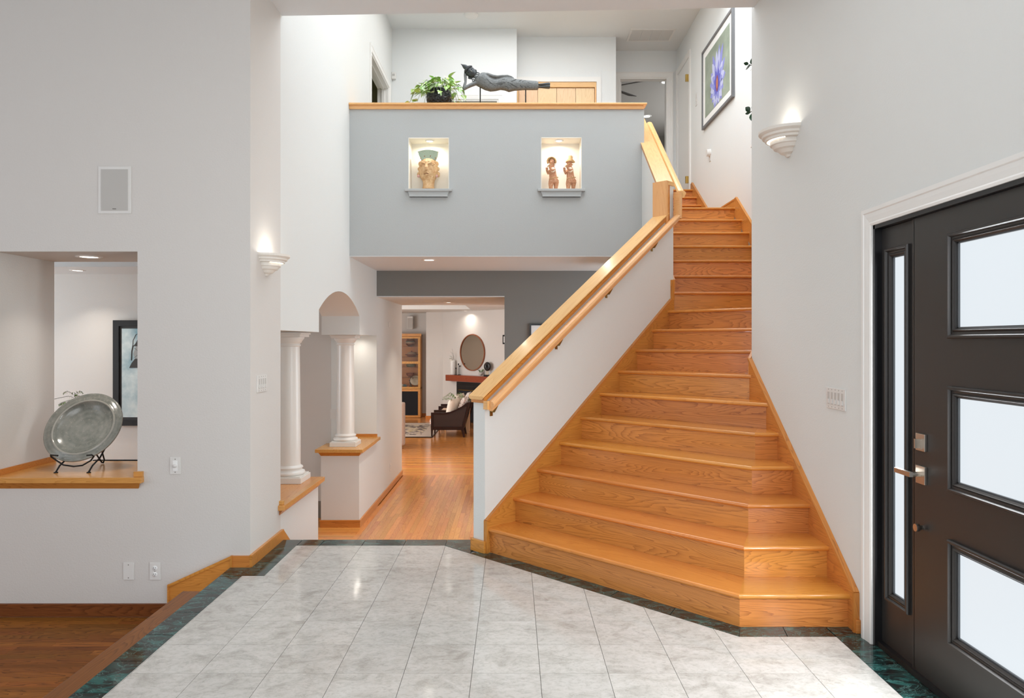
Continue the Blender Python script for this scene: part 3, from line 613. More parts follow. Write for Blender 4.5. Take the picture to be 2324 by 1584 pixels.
# ------------------------------------------------------------------ oak ledges
def ledge(label, x0, x1, y0, y1, z, ov, th=.038, grain='x', stops=()):
    """ov = overhang (left, right, front, back)"""
    e = empty('ledge', ((x0 + x1) / 2, (y0 + y1) / 2, z - th), label=label, cat='ledge', group=None)
    X0, X1, Y0, Y1 = x0 - ov[0], x1 + ov[1], y0 - ov[2], y1 + ov[3]
    if grain == 'x': board('ledge_top', 'oak_ledge', (X0, Y0, z), (1, 0, 0), (0, 1, 0), [(0, 0), (X1 - X0, 0), (X1 - X0, Y1 - Y0), (0, Y1 - Y0)], -th, 0, e, bevel=.003)
    else: board('ledge_top', 'oak_ledge', (X1, Y0, z), (0, 1, 0), (-1, 0, 0), [(0, 0), (Y1 - Y0, 0), (Y1 - Y0, X1 - X0), (0, X1 - X0)], -th, 0, e, bevel=.003)
    return e
def moulding(par, p, q, n, z, h=.042, d=.03):
    """sloped cove strip under a ledge from p to q, n = outward normal"""
    p, q, n = Vector((*p, 0)), Vector((*q, 0)), Vector((*n, 0)); u = (q - p); L = u.length
    me = MB().add([(0, 0, 0), (L, 0, 0), (L + .8 * d, d, h), (-.8 * d, d, h), (0, -.004, 0), (L, -.004, 0), (L, -.004, h), (0, -.004, h)],
                  [(0, 1, 2, 3), (3, 2, 6, 7), (0, 4, 5, 1), (1, 5, 6, 2), (4, 0, 3, 7), (5, 4, 7, 6)])
    me.build('ledge_moulding', 'oak_trim', par, matrix=frame((p.x, p.y, z - h), u, n), fix=True)
l1 = ledge('wide oak ledge of the pass-through carrying the grey platter', -3.45, -2.497, YF, 5.49, .60, (0, 0, 0, 0))
box('ledge_top_nose', 'oak_ledge', -3.5, -2.453, YF - .042, YF + .002, .562, .600, l1, bevel=.003)
box('ledge_stop', 'oak_ledge', -2.515, -2.455, YF - .02, YF + .02, .6005, .636, l1, bevel=.003)
box('ledge_back_strip', 'oak_trim', -3.45, -3.436, YF, 5.49, .6005, .64, l1)
moulding(l1, (-2.49, YF), (-3.5, YF), (0, -1), .5615)
l2 = ledge('oak ledge on the white half wall under the nearer column', -2.18, XL, 5.49, 6.556, .275, (.03, 0, 0, .05), grain='y')
box('ledge_top_nose', 'oak_ledge', XL - .002, XL + .047, 5.43, 6.606, .237, .275, l2, bevel=.003)
box('ledge_stop', 'oak_ledge', XL - .03, XL + .03, 5.455, 5.489, .2755, .305, l2, bevel=.003)
moulding(l2, (XL, 6.575), (XL, 5.46), (1, 0), .2365)
l3 = ledge('oak ledge on the white pedestal under the farther column', -2.18, XL, 8.31, 9.389, .275, (.055, .05, .055, 0), grain='y')
moulding(l3, (XL, 8.31), (-2.18, 8.31), (0, -1), .2365); moulding(l3, (XL, 9.36), (XL, 8.31), (1, 0), .2365)
box('ledge_back_strip', 'oak_trim', -2.1295, XL + .01, 9.375, 9.3895, .2755, .31, l3)
# ------------------------------------------------------------------ columns
def column(label, x, y):
    e = empty('column', (x, y, .275), label=label, cat='column', group='white columns on the oak ledges')
    MB().box(x - .152, x + .152, y - .152, y + .152, .2755, .325).box(x - .14, x + .14, y - .14, y + .14, .325, .335).build('plinth', 'column_white', e, bevel=.003)
    MB().lathe([(.10, .335), (.136, .335), (.143, .35), (.138, .366), (.118, .372), (.116, .386), (.125, .394), (.122, .405), (.108, .412), (.1035, .42)], (x, y, 0), 32).build('base_moulding', 'column_white', e)
    MB().lathe([(.103, .415), (.103, .75), (.099, 1.1), (.095, 1.46)], (x, y, 0), 32).build('shaft', 'column_white', e)
    MB().lathe([(.095, 1.455), (.104, 1.462), (.104, 1.472), (.098, 1.476), (.10, 1.485), (.112, 1.492), (.114, 1.502), (.134, 1.528), (.136, 1.54), (.09, 1.541)], (x, y, 0), 32).build('capital', 'column_white', e)
    MB().box(x - .142, x + .142, y - .142, y + .142, 1.54, 1.562).box(x - .152, x + .152, y - .152, y + .152, 1.562, 1.576).build('abacus', 'column_white', e, bevel=.002)
column('white round column on the nearer oak ledge beside the arch', -1.965, 6.405)
column('white round column on the oak ledge of the far pedestal', -1.965, 8.60)
# ------------------------------------------------------------------ front door
dr_ = empty('door_1', (1.81, 3.0, 0), kind='structure', label='black front door with three frosted panes and a narrow sidelight')
XD = 1.81
usweep(MB(), upath(2.33, 3.608, 0, 2.074), CASE(.085, .02), lambda a, b, h: (XR - h, a, b)).build('casing', 'trim_white', dr_, fix=True)
MB().box(XR - .002, 1.95, 3.59, 3.612, 0, 2.078).box(XR - .002, 1.95, 2.33, 3.612, 2.055, 2.078).build('jamb', 'frame_black', dr_)
GY0, GY1 = 2.50, 2.967; LZ = [(1.552, 1.906), (.921, 1.276), (.288, .644)]
def leaf(name, y0, y1, x, lites, gy0, gy1, z0=.012, z1=2.053):
    m = MB(); zs = [z0] + [v for l in sorted(lites) for v in l] + [z1]
    m.box(x, x + .045, y0, gy0, z0, z1).box(x, x + .045, gy1, y1, z0, z1)
    for k in range(0, len(zs), 2): m.box(x, x + .045, gy0, gy1, zs[k], zs[k + 1])
    o = m.build(name, 'door_black', dr_)
    for a, b in lites:
        q = .062 if name == 'door_slab' else .055; q2 = .040
        PR = [(-.002, -.02), (-.002, .004), (.006, .012), (.014, .006), (.022, .007), (q2 - .018, .010), (q2 - .012, .019), (q2 - .004, .019), (q2, .012), (q2, -.001)]
        usweep(MB(), rect(gy0, gy1, a, b), PR, lambda p, q_, h: (x - h, p, q_)).build('lite_moulding', 'door_black', o, fix=True)
        bd = MB()
        bd.box(x + .004, x + .016, gy0 - .001, gy0 + .007, a, b).box(x + .004, x + .016, gy1 - .007, gy1 + .001, a, b).box(x + .004, x + .016, gy0, gy1, a, a + .007).box(x + .004, x + .016, gy0, gy1, b - .007, b)
        bd.build('glazing_bead', 'door_bead', o)
        box('pane', 'frosted_glass', x + .012, x + .026, gy0, gy1, a, b, o)
    return o
slab = leaf('door_slab', 2.37, 3.28, XD, LZ, GY0, GY1)
side = leaf('sidelight', 3.285, 3.595, XD + .014, [(.288, 1.908)], 3.372, 3.497)
box('astragal', 'door_black', XD + .0, XD + .03, 3.276, 3.292, .012, 2.053, dr_)
MB().box(XD - .006, XD + .1, 2.33, 3.61, 0, .012).box(XD - .012, XD + .02, 2.34, 3.60, .002, .028).build('threshold', 'frame_black', dr_)
hy = 3.21
def hw(name, mb, par, mat='nickel', bevel=0): return mb.build(name, mat, par, bevel=bevel)
db = hw('deadbolt', MB().box(XD - .012, XD, hy - .036, hy + .036, 1.018, 1.094), slab, bevel=.002)
hw('thumb_turn', MB().box(XD - .035, XD - .0121, hy - .002, hy + .003, 1.03, 1.07).box(XD - .014, XD - .0119, hy - .012, hy + .045, 1.024, 1.066), db)
lv = hw('lever_plate', MB().box(XD - .012, XD, hy - .036, hy + .036, .873, .952), slab, bevel=.002)
hw('lever', MB().tube([(XD - .011, hy, .915), (XD - .055, hy, .915)], .011, 12).box(XD - .066, XD - .05, hy - .015, hy + .115, .905, .926), lv, bevel=0)
hw('door_knob', MB().tube([(XD, hy, .68), (XD - .018, hy, .68), (XD - .018, hy, .68), (XD - .034, hy, .68)], [.010, .010, .017, .017], 16), slab)
# ------------------------------------------------------------------ wall sconces
def sconce(label, x, y, z, R, H, nx):
    """half bowl on a wall; nx = +1 when it projects to +x"""
    e = empty('wall_sconce', (x, y, z), label=label, cat='sconce', group='plaster wall sconces')
    a0, a1 = (-PI / 2, PI / 2) if nx > 0 else (PI / 2, 3 * PI / 2)
    up = [(.93, 1.0), (1, 1.0), (1, .90), (.97, .87), (.90, .82), (.88, .74), (.80, .70), (.78, .62), (.73, .61)]
    lo = [(.58, .62), (.62, .60), (.62, .45), (.57, .42), (.50, .30), (.40, .26), (.30, .14), (.16, .08), (.10, 0.0), (.001, 0.0)]
    sc_ = lambda pr: [(r * R, h * H) for r, h in pr]
    MB().lathe(sc_(up), (x, y, z), 28, a0, a1, smooth=False).build('bowl_rim', 'sconce_plaster', e)
    MB().lathe(sc_(lo), (x, y, z), 28, a0, a1, smooth=False).build('bowl', 'sconce_plaster', e)
    for (b0, b1) in ((a0, a0 + .55), (a1 - .55, a1)): MB().lathe(sc_([(.73, .61), (.62, .60)]), (x, y, z), 6, b0, b1).build('slot_bridge', 'sconce_plaster', e)
    MB().lathe([(.55 * R, .50 * H), (.58 * R, .62 * H), (.66 * R, .74 * H)], (x, y, z), 20, a0, a1).build('diffuser', 'sconce_glow', e)
    l = bpy.data.lights.new('sconce_bulb', 'POINT'); l.energy = 1.4; l.color = (1, .93, .84); l.shadow_soft_size = .03
    lo_ = bpy.data.objects.new('sconce_bulb', l); COL.objects.link(lo_); lo_.location = (x + nx * .085, y, z + H * .85); lo_.parent = e; lo_.matrix_parent_inverse = wmat(e).inverted()
sconce('stepped plaster sconce on the right wall above the switches', XR, 4.70, 2.69, .19, .168, -1)
sconce('stepped plaster sconce on the left wall beside the arch', XL, 5.165, 1.965, .165, .148, 1)
# ------------------------------------------------------------------ switches, outlets, grilles
def plate(label, cat, c, n, wd, h, items, group=None, name='switch_plate'):
    """c = centre on the wall, n = wall normal ('x+','x-','y-'); items: list of (kind, offset)"""
    nv = {'x+': (1, 0, 0), 'x-': (-1, 0, 0), 'y-': (0, -1, 0)}[n]; ux = Vector((0, 0, 1)).cross(Vector(nv))
    m = frame(c, ux, (0, 0, 1)); p = MB().box(-wd / 2, wd / 2, -h / 2, h / 2, 0, .006)
    o = p.build(name, 'plate_white', bevel=.0015, matrix=m, label=label, cat=cat, group=group)
    for kind, off in items:
        if kind == 'slide':
            MB().box(off - .012, off + .012, -.034, .034, .0055, .0068).build('switch_recess', 'recess_shade', o, matrix=m)  # recess shading put into a greyer flat panel
            MB().box(off - .009, off + .009, -.03, -.006, .006, .011).build('slider', 'plate_white', o, matrix=m)
            for yy in (-.048, .048): MB().lathe([(.0025, 0), (.0025, .001)], (off, yy, .006), 8).build('screw', 'plate_grey', o, matrix=m)
        elif kind == 'rocker': MB().box(off - .010, off + .010, -.022, .022, .006, .010).build('rocker', 'plate_white', o, matrix=m)
        elif kind == 'knob':
            MB().box(off - .016, off + .016, -.034, .034, .006, .0075).build('knob_backing', 'mat_white', o, matrix=m)
            MB().lathe([(.013, 0), (.012, .014), (.001, .015)], (off, 0, .0075), 16).build('dimmer_knob', 'plate_white', o, matrix=m)
        elif kind == 'outlet':
            for yy in (.021, -.021):
                f = MB().lathe([(.017, 0), (.0165, .002), (.001, .0021)], (off, yy, .006), 16).build('socket', 'mat_white', o, matrix=m)
                MB().box(off - .008, off - .0055, yy - .001, yy + .008, .0078, .0086).box(off + .0055, off + .008, yy - .001, yy + .008, .0078, .0086).box(off - .002, off + .002, yy - .010, yy - .006, .0078, .0086).build('slot', 'slot_dark', f, matrix=m)
            MB().lathe([(.003, 0), (.003, .001)], (off, 0, .006), 8).build('screw', 'plate_grey', o, matrix=m)
        elif kind == 'screws':
            for yy in (-.043, .043): MB().lathe([(.0035, 0), (.0035, .001)], (off, yy, .006), 8).build('screw', 'plate_grey', o, matrix=m)
    return o
plate('five-gang white slider switch plate beside the front door', 'switch', (XR, 4.02, 1.5 - (905 - HZ) * 4.02 / F), 'x-', .235, .116, [('slide', -.084 + .042 * k) for k in range(5)])
plate('four-gang white slider switch plate under the left sconce', 'switch', (XL, 5.075, 1.5 - (870 - HZ) * 5.075 / F), 'x+', .20, .116, [('slide', -.063 + .042 * k) for k in range(4)])
plate('white dimmer switch with round knob beside the pass-through', 'switch', px(398.5, 1056.5, YF), 'y-', .07, .113, [('knob', 0), ('screws', 0)])
plate('blank white cover plate low on the grey wall', 'cover plate', px(292.5, 1296, YF), 'y-', .07, .114, [('screws', 0)], name='cover_plate')
plate('white double outlet low on the grey wall', 'outlet', px(352.5, 1296, YF), 'y-', .07, .114, [('outlet', 0)], name='wall_outlet')
plate('small white switch on the dining wall seen past the far column', 'switch', px(757, 939, 8.77), 'y-', .075, .115, [('rocker', 0)])
Yp = lambda u: F * abs(XL) / (CX - u)
plate('white outlet low on the lower hall wall', 'outlet', (XL, Yp(885.5), CZ - (1060 - HZ) * Yp(885.5) / F), 'x+', .075, .115, [('outlet', 0)], name='wall_outlet')
plate('tiny white sensor plate high on the lower hall wall', 'cover plate', (XL, Yp(883), CZ - (737 - HZ) * Yp(883) / F), 'x+', .12, .075, [('screws', 0)], name='sensor_plate')
sp = empty('in_wall_speaker', px(261, 431, YF), label='in-wall speaker grille high on the left grey wall', cat='speaker')
a, b = px(224, 485, YF), px(298, 378, YF)
box('speaker_frame', 'plate_white', a.x, b.x, YF - .006, YF, a.z, b.z, sp, bevel=.002)
box('speaker_mesh', 'grille_grey', a.x + .02, b.x - .02, YF - .009, YF - .006, a.z + .02, b.z - .02, sp)
box('speaker_badge', 'plate_grey', (a.x + b.x) / 2 - .012, (a.x + b.x) / 2 + .012, YF - .010, YF - .009, a.z + .028, a.z + .034, sp)
# ------------------------------------------------------------------ recessed ceiling lights
def downlight(label, x, y, z, r=.065, power=8, glow='lamp_glow', color=WARM, group='recessed ceiling lights', spread=1.8):
    e = empty('recessed_light', (x, y, z), label=label, cat='ceiling light', group=group)
    MB().lathe([(r * .78, -.004), (r * .9, -.008), (r * 1.15, -.004), (r * 1.18, 0)], (x, y, z), 24).build('trim_ring', 'trim_white', e)
    MB().lathe([(r * .8, -.001), (r * .8, -.004), (.001, -.0045)], (x, y, z), 24).build('lamp_lens', glow, e)
    l = area('lamp', (x, y, z - .012), (0, 0, 0), r * 1.4, 0, power, color, 'DISK', spread)
    l.parent = e; l.matrix_parent_inverse = wmat(e).inverted()
downlight('recessed light in the hall ceiling below the balcony', -.925, 8.13, 2.412, .07, 9)
downlight('recessed light in the ceiling of the passage', -.928, 10.65, 2.075, .06, 6)
downlight('recessed light over the fireplace in the family room', -1.225, 18.95, 2.3, .07, 3, spread=2.5)
downlight('recessed light over the near end of the family room', -1.10, 12.6, 2.3, .07, 12)
downlight('recessed light in the soffit above the grey platter', (202 - CX) * (F * .6 / (HZ - 582)) / F, F * .6 / (HZ - 582), 2.10, .075, 1.5)
downlight('recessed light near the dining room wall beyond the pass-through', (176 - CX) * 8.28 / F, 8.28, 2.31, .07, 3.5)
downlight('nearer recessed light above the far oak ledge', -1.93, 8.96, 1.577, .045, .55, spread=2.6)
downlight('farther recessed light above the far oak ledge', -1.95, 9.22, 1.577, .045, .55, spread=2.6)
for n, lb in zip(NI, ('small puck light over the carved head', 'small puck light over the two musician figures')):
    downlight(lb, (n[0] + n[1]) / 2 + (.0 if n[0] < 0 else -.02), 7.92, n[3] - .006, .042, 1.5, 'niche_glow', (1, .93, .82), 'niche puck lights', 2.9)
# ------------------------------------------------------------------ niche shelves
for n, lb in zip(NI, ('grey painted shelf under the carved head niche', 'grey painted shelf under the musician figures niche')):
    e = empty('niche_shelf', ((n[0] + n[1]) / 2, 7.81, n[2] - .08), label=lb, cat='shelf', group='niche shelves')
    box('shelf_board', 'trim_grey', n[0] - .038, n[1] + .036, 7.775, 7.8195, n[2] - .026, n[2] + .002, e, bevel=.005)
    MB().prism([(n[0] + .018, n[2] - .083), (n[1] - .018, n[2] - .083), (n[1] + .002, n[2] - .026), (n[0] - .002, n[2] - .026)], 7.79, 7.8195, 'y').build('shelf_moulding', 'trim_grey', e)
    box('shelf_bead', 'trim_grey', n[0] + .012, n[1] - .012, 7.786, 7.8195, n[2] - .083, n[2] - .070, e)
# ------------------------------------------------------------------ upper hall doors, cabinet, vent
def casing_y(e, x0, x1, zt, y, wd=.075, th=.018, z0=ZU):
    usweep(MB(), upath(x0, x1, z0, zt), CASE(wd, th), lambda a, b, h: (a, y - h, b)).build('casing', 'trim_white', e, fix=True)
d2 = empty('door_2', (-.57, 10.6, ZU), kind='structure')
casing_y(d2, OD[0], OD[1], OD[2], 10.6); box('jamb', 'trim_white', OD[1] - .02, OD[1], 10.6, 10.72, ZU, OD[2], d2); box('jamb', 'trim_white', OD[0], OD[1] - .02, 10.6, 10.72, OD[2] - .02, OD[2], d2)
d3 = empty('door_3', (2.05, 11.4, 3.66), kind='structure')
casing_y(d3, OB[0], OB[1], OB[2], 11.4, .085, .02, 3.66)
box('jamb', 'trim_white', OB[1] - .02, OB[1], 11.4, 11.52, 3.66, OB[2], d3); box('jamb', 'trim_white', OB[0], OB[0] + .02, 11.4, 11.52, 3.66, OB[2], d3); box('jamb', 'trim_white', OB[0] + .02, OB[1] - .02, 11.4, 11.52, OB[2] - .02, OB[2], d3)
dl = box('door_leaf', 'trim_white', OB[0] + .02, OB[0] + .055, 11.53, 12.25, 3.67, OB[2] - .02, d3)
box('hinge', 'gold_brass', OB[0] + .018, OB[0] + .03, 11.50, 11.53, 5.20, 5.30, dl)
# door in the left wall of the upper hall
d4 = empty('door_4', (XL, 9.65, ZU), kind='structure')
usweep(MB(), upath(9.0, 10.30, ZU, 5.09), CASE(.075, .02), lambda a, b, h: (XL + h, a, b)).build('casing', 'trim_white', d4, fix=True)
MB().box(-1.9, XL, 10.28, 10.30, ZU, 5.09).box(-1.9, XL, 9.0, 10.28, 5.07, 5.09).box(-1.9, XL, 9.0, 9.02, ZU, 5.07).build('jamb', 'trim_white', d4)
MB().box(-1.84, -1.80, 10.262, 10.28, ZU, 5.07).box(-1.84, -1.80, 9.02, 10.28, 5.052, 5.07).build('door_stop', 'trim_white', d4)
box('wardrobe', 'trim_white', -3.45, -2.35, 10.55, 11.25, ZU, 4.62, label='white wardrobe inside the olive room beyond the left upper door', cat='wardrobe', bevel=.006)
# door on the right wall beside the top steps
d5 = empty('door_5', (2.58, 10.7, 3.66), kind='structure')
usweep(MB(), upath(10.58, 11.30, 3.66, 5.64), CASE(.08, .022), lambda a, b, h: (2.58 - h, a, b)).build('casing', 'trim_white', d5, fix=True)
lf5 = box('door_leaf', 'trim_white', 2.574, 2.579, 10.60, 11.28, 3.665, 5.62, d5)
box('door_gap', 'slot_dark', 2.572, 2.5795, 10.58, 10.60, 3.665, 5.64, d5)
for z in (3.80, 5.28): box('hinge', 'gold_brass', 2.52, 2.572, 10.572, 10.602, z, z + .1, lf5)
cab = empty('linen_cabinet', (.66, 10.95, ZU), label='tall maple linen cabinet built in behind the reclining statue', cat='cabinet')
box('cabinet_body', 'maple', .075, 1.255, 10.93, 11.35, ZU, 5.372, cab)
board('cabinet_header', 'oak_light', (.07, 10.905, 5.30), (1, 0, 0), (0, 0, 1), [(0, 0), (1.19, 0), (1.19, .077), (0, .077)], -.0, .024, cab)
for k in range(4):
    x0 = .10 + k * .284
    board('cabinet_door', 'maple', (x0 + .003, 10.918, 3.1), (0, 0, 1), (1, 0, 0), [(0, 0), (2.195, 0), (2.195, .278), (0, .278)], -.012, .01, cab, bevel=.002)
for xx in (.075, 1.238): board('cabinet_stile', 'oak_light', (xx, 10.905, 3.05), (0, 0, 1), (1, 0, 0), [(0, 0), (2.25, 0), (2.25, .022), (0, .022)], -.024, 0, cab)
MB().box(.07, 1.33, 10.865, 10.8795, 5.378, 5.45).box(1.262, 1.33, 10.865, 10.8795, ZU, 5.378).build('cabinet_casing', 'trim_white', cab)
ve = empty('ceiling_vent', (2.06, 10.82, ZC), label='white return air vent in the upper ceiling', cat='vent')
MB().box(1.73, 2.39, 10.6, 10.63, ZC - .008, ZC).box(1.73, 2.39, 11.0, 11.03, ZC - .008, ZC).box(1.73, 1.76, 10.63, 11.0, ZC - .008, ZC).box(2.36, 2.39, 10.63, 11.0, ZC - .008, ZC).build('vent_frame', 'trim_white', ve)
for k in range(4):
    x0 = 1.765 + k * .1495
    box('vent_panel', 'vent_grey', x0, x0 + .138, 10.635, 10.995, ZC - .005, ZC - .001, ve)
sm = empty('smoke_detector', (-.566, 10.14, ZC), label='round white smoke detector on the upper ceiling', cat='smoke detector')
MB().lathe([(.10, 0), (.10, -.012), (.085, -.03), (.07, -.035), (.001, -.036)], (-.566, 10.14, ZC), 24).build('detector_body', 'trim_white', sm)
md = empty('motion_sensor', px(894, 173, 10.58), label='small white motion sensor in the upper left corner', cat='sensor')
c = px(894, 173, 10.58)
MB().box(c.x - .03, c.x + .03, c.y - .04, c.y + .02, c.z - .05, c.z + .05).build('sensor_body', 'plate_white', md, bevel=.01); box('sensor_lens', 'grille_grey', c.x - .018, c.x + .018, c.y - .043, c.y - .04, c.z - .01, c.z + .02, md)
Yr = lambda u: F * 2.58 / (u - CX)
c = Vector((2.58, Yr(1612), CZ + (HZ - 347) * Yr(1612) / F))
kn = empty('volume_control', c, label='round white knob on a plate by the upper stairs', cat='sensor')
MB().box(2.572, 2.58, c.y - .03, c.y + .03, c.z - .11, c.z + .0).build('backplate', 'plate_white', kn); MB().tube([(2.58, c.y, c.z), (2.53, c.y, c.z)], [.05, .045], 16).build('knob_body', 'plate_white', kn)
plate('white switch plate above the top steps', 'switch', (2.58, Yr(1581), CZ + (HZ - 226) * Yr(1581) / F), 'x-', .08, .17, [('rocker', 0)])
fan = empty('ceiling_fan', (1.72, 12.75, 5.95), label='dark ceiling fan in the grey room beyond the upper door', cat='ceiling fan')
MB().lathe([(.02, .27), (.02, .1), (.11, .08), (.12, 0), (.08, -.06), (.001, -.07)], (1.70, 12.75, 5.93), 20).build('motor', 'frame_black', fan)
for k in range(5):
    a = .75 + k * 2 * PI / 5; ux = (math.cos(a), math.sin(a), 0)
    board('blade', 'fan_grey', (1.70 + .12 * ux[0], 12.75 + .12 * ux[1], 5.95), ux, (-ux[1], ux[0], .3), [(0, -.06), (.54, -.095), (.54, .095), (0, .06)], -.005, .005, fan)
downlight('recessed light in the bedroom ceiling near the door head', 2.785, 13.19, 6.2, .09, 3)
downlight('recessed light lower in the bedroom ceiling beyond the rail', 2.81, 15.2, 6.2, .09, 3)
downlight('light added to brighten the olive room behind the left upper door', -2.7, 9.9, 5.7, .08, 7)  # lamp added because this room went black
downlight('light added to brighten the study behind the reclining statue', -.6, 11.5, 5.6, .08, 5)  # lamp added to lift the dark study
downlight('added unseen light over the left side of the family room', -4.0, 18.9, 2.3, .07, 11, spread=2.6)  # lamp added to brighten the cabinet wall and the mirror's reflection
# ------------------------------------------------------------------ helpers for carved things
def fuse(mb, voxel=.004, smooth=4, name='m'):
    me = mb.mesh(name); o = bpy.data.objects.new(name, me); COL.objects.link(o)
    r = o.modifiers.new('r', 'REMESH'); r.mode = 'VOXEL'; r.voxel_size = voxel; r.use_smooth_shade = True
    if smooth: s = o.modifiers.new('s', 'SMOOTH'); s.iterations = smooth; s.factor = .5
    dg = bpy.context.evaluated_depsgraph_get(); dg.update()
    out = bpy.data.meshes.new_from_object(o.evaluated_get(dg)); bpy.data.objects.remove(o); bpy.data.meshes.remove(me)
    return out
def zoomer(scale, ox, oy, Y):
    """photo-crop coordinates -> a point in the plane at depth Y"""
    def f(zx, zy, dy=0.0):
        p = px(ox + zx / scale, oy + zy / scale, Y); return Vector((p.x, Y + dy, p.z))
    f.s = Y / F / scale
    return f
def pairloft(mb, Z, pairs, ratio=.6, seg=18, dy=0.0):
    rings = []
    for (ax, ay, bx, by) in pairs:
        A, B = Z(ax, ay, dy), Z(bx, by, dy); c = (A + B) / 2; h = (A - B) / 2; d = h.length * ratio
        rings.append([c + h * math.cos(2 * PI * k / seg) + Vector((0, d, 0)) * math.sin(2 * PI * k / seg) for k in range(seg)])
    return mb.loft(rings)
def chain(mb, Z, pts, seg=10):
    """pts: (zx, zy, dy in m, radius in crop px)"""
    return mb.tube([Z(p[0], p[1], p[2]) for p in pts], [p[3] * Z.s for p in pts], seg)
mottled('statue_metal', (86, 88, 87), (112, 113, 111), (130, 130, 126), 60, .42, .35, .08)
plain('statue_dark', (62, 66, 67), .4, .35); plain('statue_line', (48, 49, 49), .5, .2)
mottled('clay', (190, 140, 92), (220, 186, 142), (232, 206, 168), 32, .75, 0, .25)
mottled('clay_green', (150, 168, 148), (166, 180, 160), (134, 96, 70), 70, .75, 0, .2)
plain('clay_pink', (206, 160, 148), .7); plain('clay_dark', (150, 104, 74), .8)
mottled('terracotta', (168, 108, 76), (198, 152, 120), (232, 214, 192), 95, .8, 0, .3)
plain('terracotta_pale', (232, 214, 194), .8); mottled('straw', (150, 112, 72), (192, 158, 112), (216, 190, 150), 70, .85, 0, .3)
# ------------------------------------------------------------------ reclining statue
Z = zoomer(10.564, 1040, 130, 7.95)
st = empty('reclining_statue', Z(1100, 1085), label='dark grey reclining figure statue on a thin metal stand on the balcony cap', cat='statue')
b = MB()
pairloft(b, Z, [(470, 430, 400, 520), (520, 400, 375, 570), (575, 362, 365, 612), (650, 368, 430, 680), (715, 415, 530, 735), (790, 480, 640, 790), (890, 515, 770, 825), (1000, 500, 900, 812), (1090, 475, 1010, 785), (1180, 472, 1120, 800),
                (1270, 492, 1215, 838), (1390, 520, 1350, 805), (1600, 545, 1585, 788), (1800, 562, 1800, 790), (1895, 570, 1900, 788), (1922, 600, 1924, 762)], .55)
chain(b, Z, [(600, 410, .0, 52), (720, 430, -.012, 48), (830, 470, -.02, 42), (940, 478, -.015, 36), (1060, 462, -.01, 34), (1180, 452, -.005, 32), (1270, 470, 0, 24), (1335, 497, 0, 10)])
chain(b, Z, [(470, 610, -.005, 60), (390, 640, -.01, 52), (280, 695, -.02, 48), (190, 745, -.025, 44), (128, 790, -.025, 36)])
chain(b, Z, [(128, 785, -.025, 36), (155, 700, -.022, 36), (175, 600, -.015, 30), (172, 500, -.008, 34), (170, 420, -.0, 38), (165, 350, .004, 26)])
chain(b, Z, [(330, 390, 0, 70), (430, 480, 0, 44), (490, 520, 0, 60)])
link('body', fuse(b, .0042, 5), 'statue_metal', st)
hd = MB(); A = Z(400, 462); B = Z(205, 262); ax = (B - A).normalized(); sd = Vector((ax.z, 0, -ax.x))
hr = [(0, .30), (.08, .55), (.2, .8), (.4, .98), (.6, 1.0), (.8, .86), (.93, .55), (1.0, .2)]; rw = 122 * Z.s
hd.loft([[A + (B - A) * (t * 1.06 - .03) + sd * (rw * r * math.cos(2 * PI * k / 20)) + Vector((0, rw * .9 * r * math.sin(2 * PI * k / 20), 0)) for k in range(20)] for t, r in hr])
head = link('head', fuse(hd, .004, 3), 'statue_dark', st)
fp = lambda t, s, d=0.0: A + (B - A) * t + sd * (rw * s) + Vector((0, -rw * .9 * math.sqrt(max(.02, 1 - s * s)) * .97 - d, 0))
nose = MB().tube([fp(.62, 0, .0), fp(.5, 0, .006), fp(.38, 0, .012), fp(.34, 0, .004)], [.004, .005, .008, .005], 8)
nose.build('nose', 'statue_metal', head)
for s in (-.42, .42):
    MB().tube([fp(.57, s - .25, .0), fp(.545, s, .003), fp(.57, s + .25, 0)], [.002, .0035, .002], 6).build('eyelid', 'statue_line', head)
    MB().tube([fp(.68, s - .28, .0), fp(.72, s, .002), fp(.68, s + .26, 0)], .0022, 6).build('eyebrow', 'statue_line', head)
MB().tube([fp(.22, -.26, .002), fp(.215, 0, .005), fp(.22, .26, .002)], [.002, .005, .002], 6).build('lips', 'statue_line', head)
hair = MB()
for t, r in ((.80, .93), (.86, .82), (.92, .68), (.98, .45)):
    n = int(22 * r)
    for k in range(n):
        a = 2 * PI * k / n; c = A + (B - A) * t * 1.02 + sd * (rw * r * math.cos(a)) + Vector((0, rw * .9 * r * math.sin(a), 0)); hair.ball(c, .0085, seg=6)
link('hair_curls', fuse(hair, .003, 1), 'statue_line', head)
tp = MB(); U0 = Z(185, 245); U1 = Z(60, 158); ud = (U1 - U0); us = Vector((ud.z, 0, -ud.x)).normalized()
tp.loft([[U0 + ud * t + us * (r * Z.s * math.cos(2 * PI * k / 12)) + Vector((0, r * Z.s * math.sin(2 * PI * k / 12), 0)) for k in range(12)] for t, r in ((-.25, 62), (0, 58), (.2, 56), (.45, 40), (.7, 17), (1.0, 3))]).build('topknot', 'statue_dark', head)
for pts in ([(380, 300), (425, 320), (440, 370), (470, 372), (505, 385), (500, 420), (455, 410), (430, 400)], [(240, 490), (280, 510), (330, 520), (345, 550), (340, 580), (375, 575), (385, 545), (360, 520)]):
    MB().tube([Z(x, y, -.004) for x, y in pts], [.010, .009, .007, .006, .006, .006, .006, .006], 8).build('ear', 'statue_dark', head)
for (y0, y1, y2, y3) in ((635, 605, 675, 640), (690, 735, 770, 725)):
    f = MB(); pairloft(f, Z, [(1915, y0, 1915, y0 + 42), (2000, y0 - 8, 2000, y0 + 48), (2120, y0 - 24, 2120, y0 + 62), (2185, y0 - 30, 2185, y0 + 66), (2205, y0 - 8, 2200, y0 + 40)], 1.3, 12); f.build('foot', 'statue_dark', st)
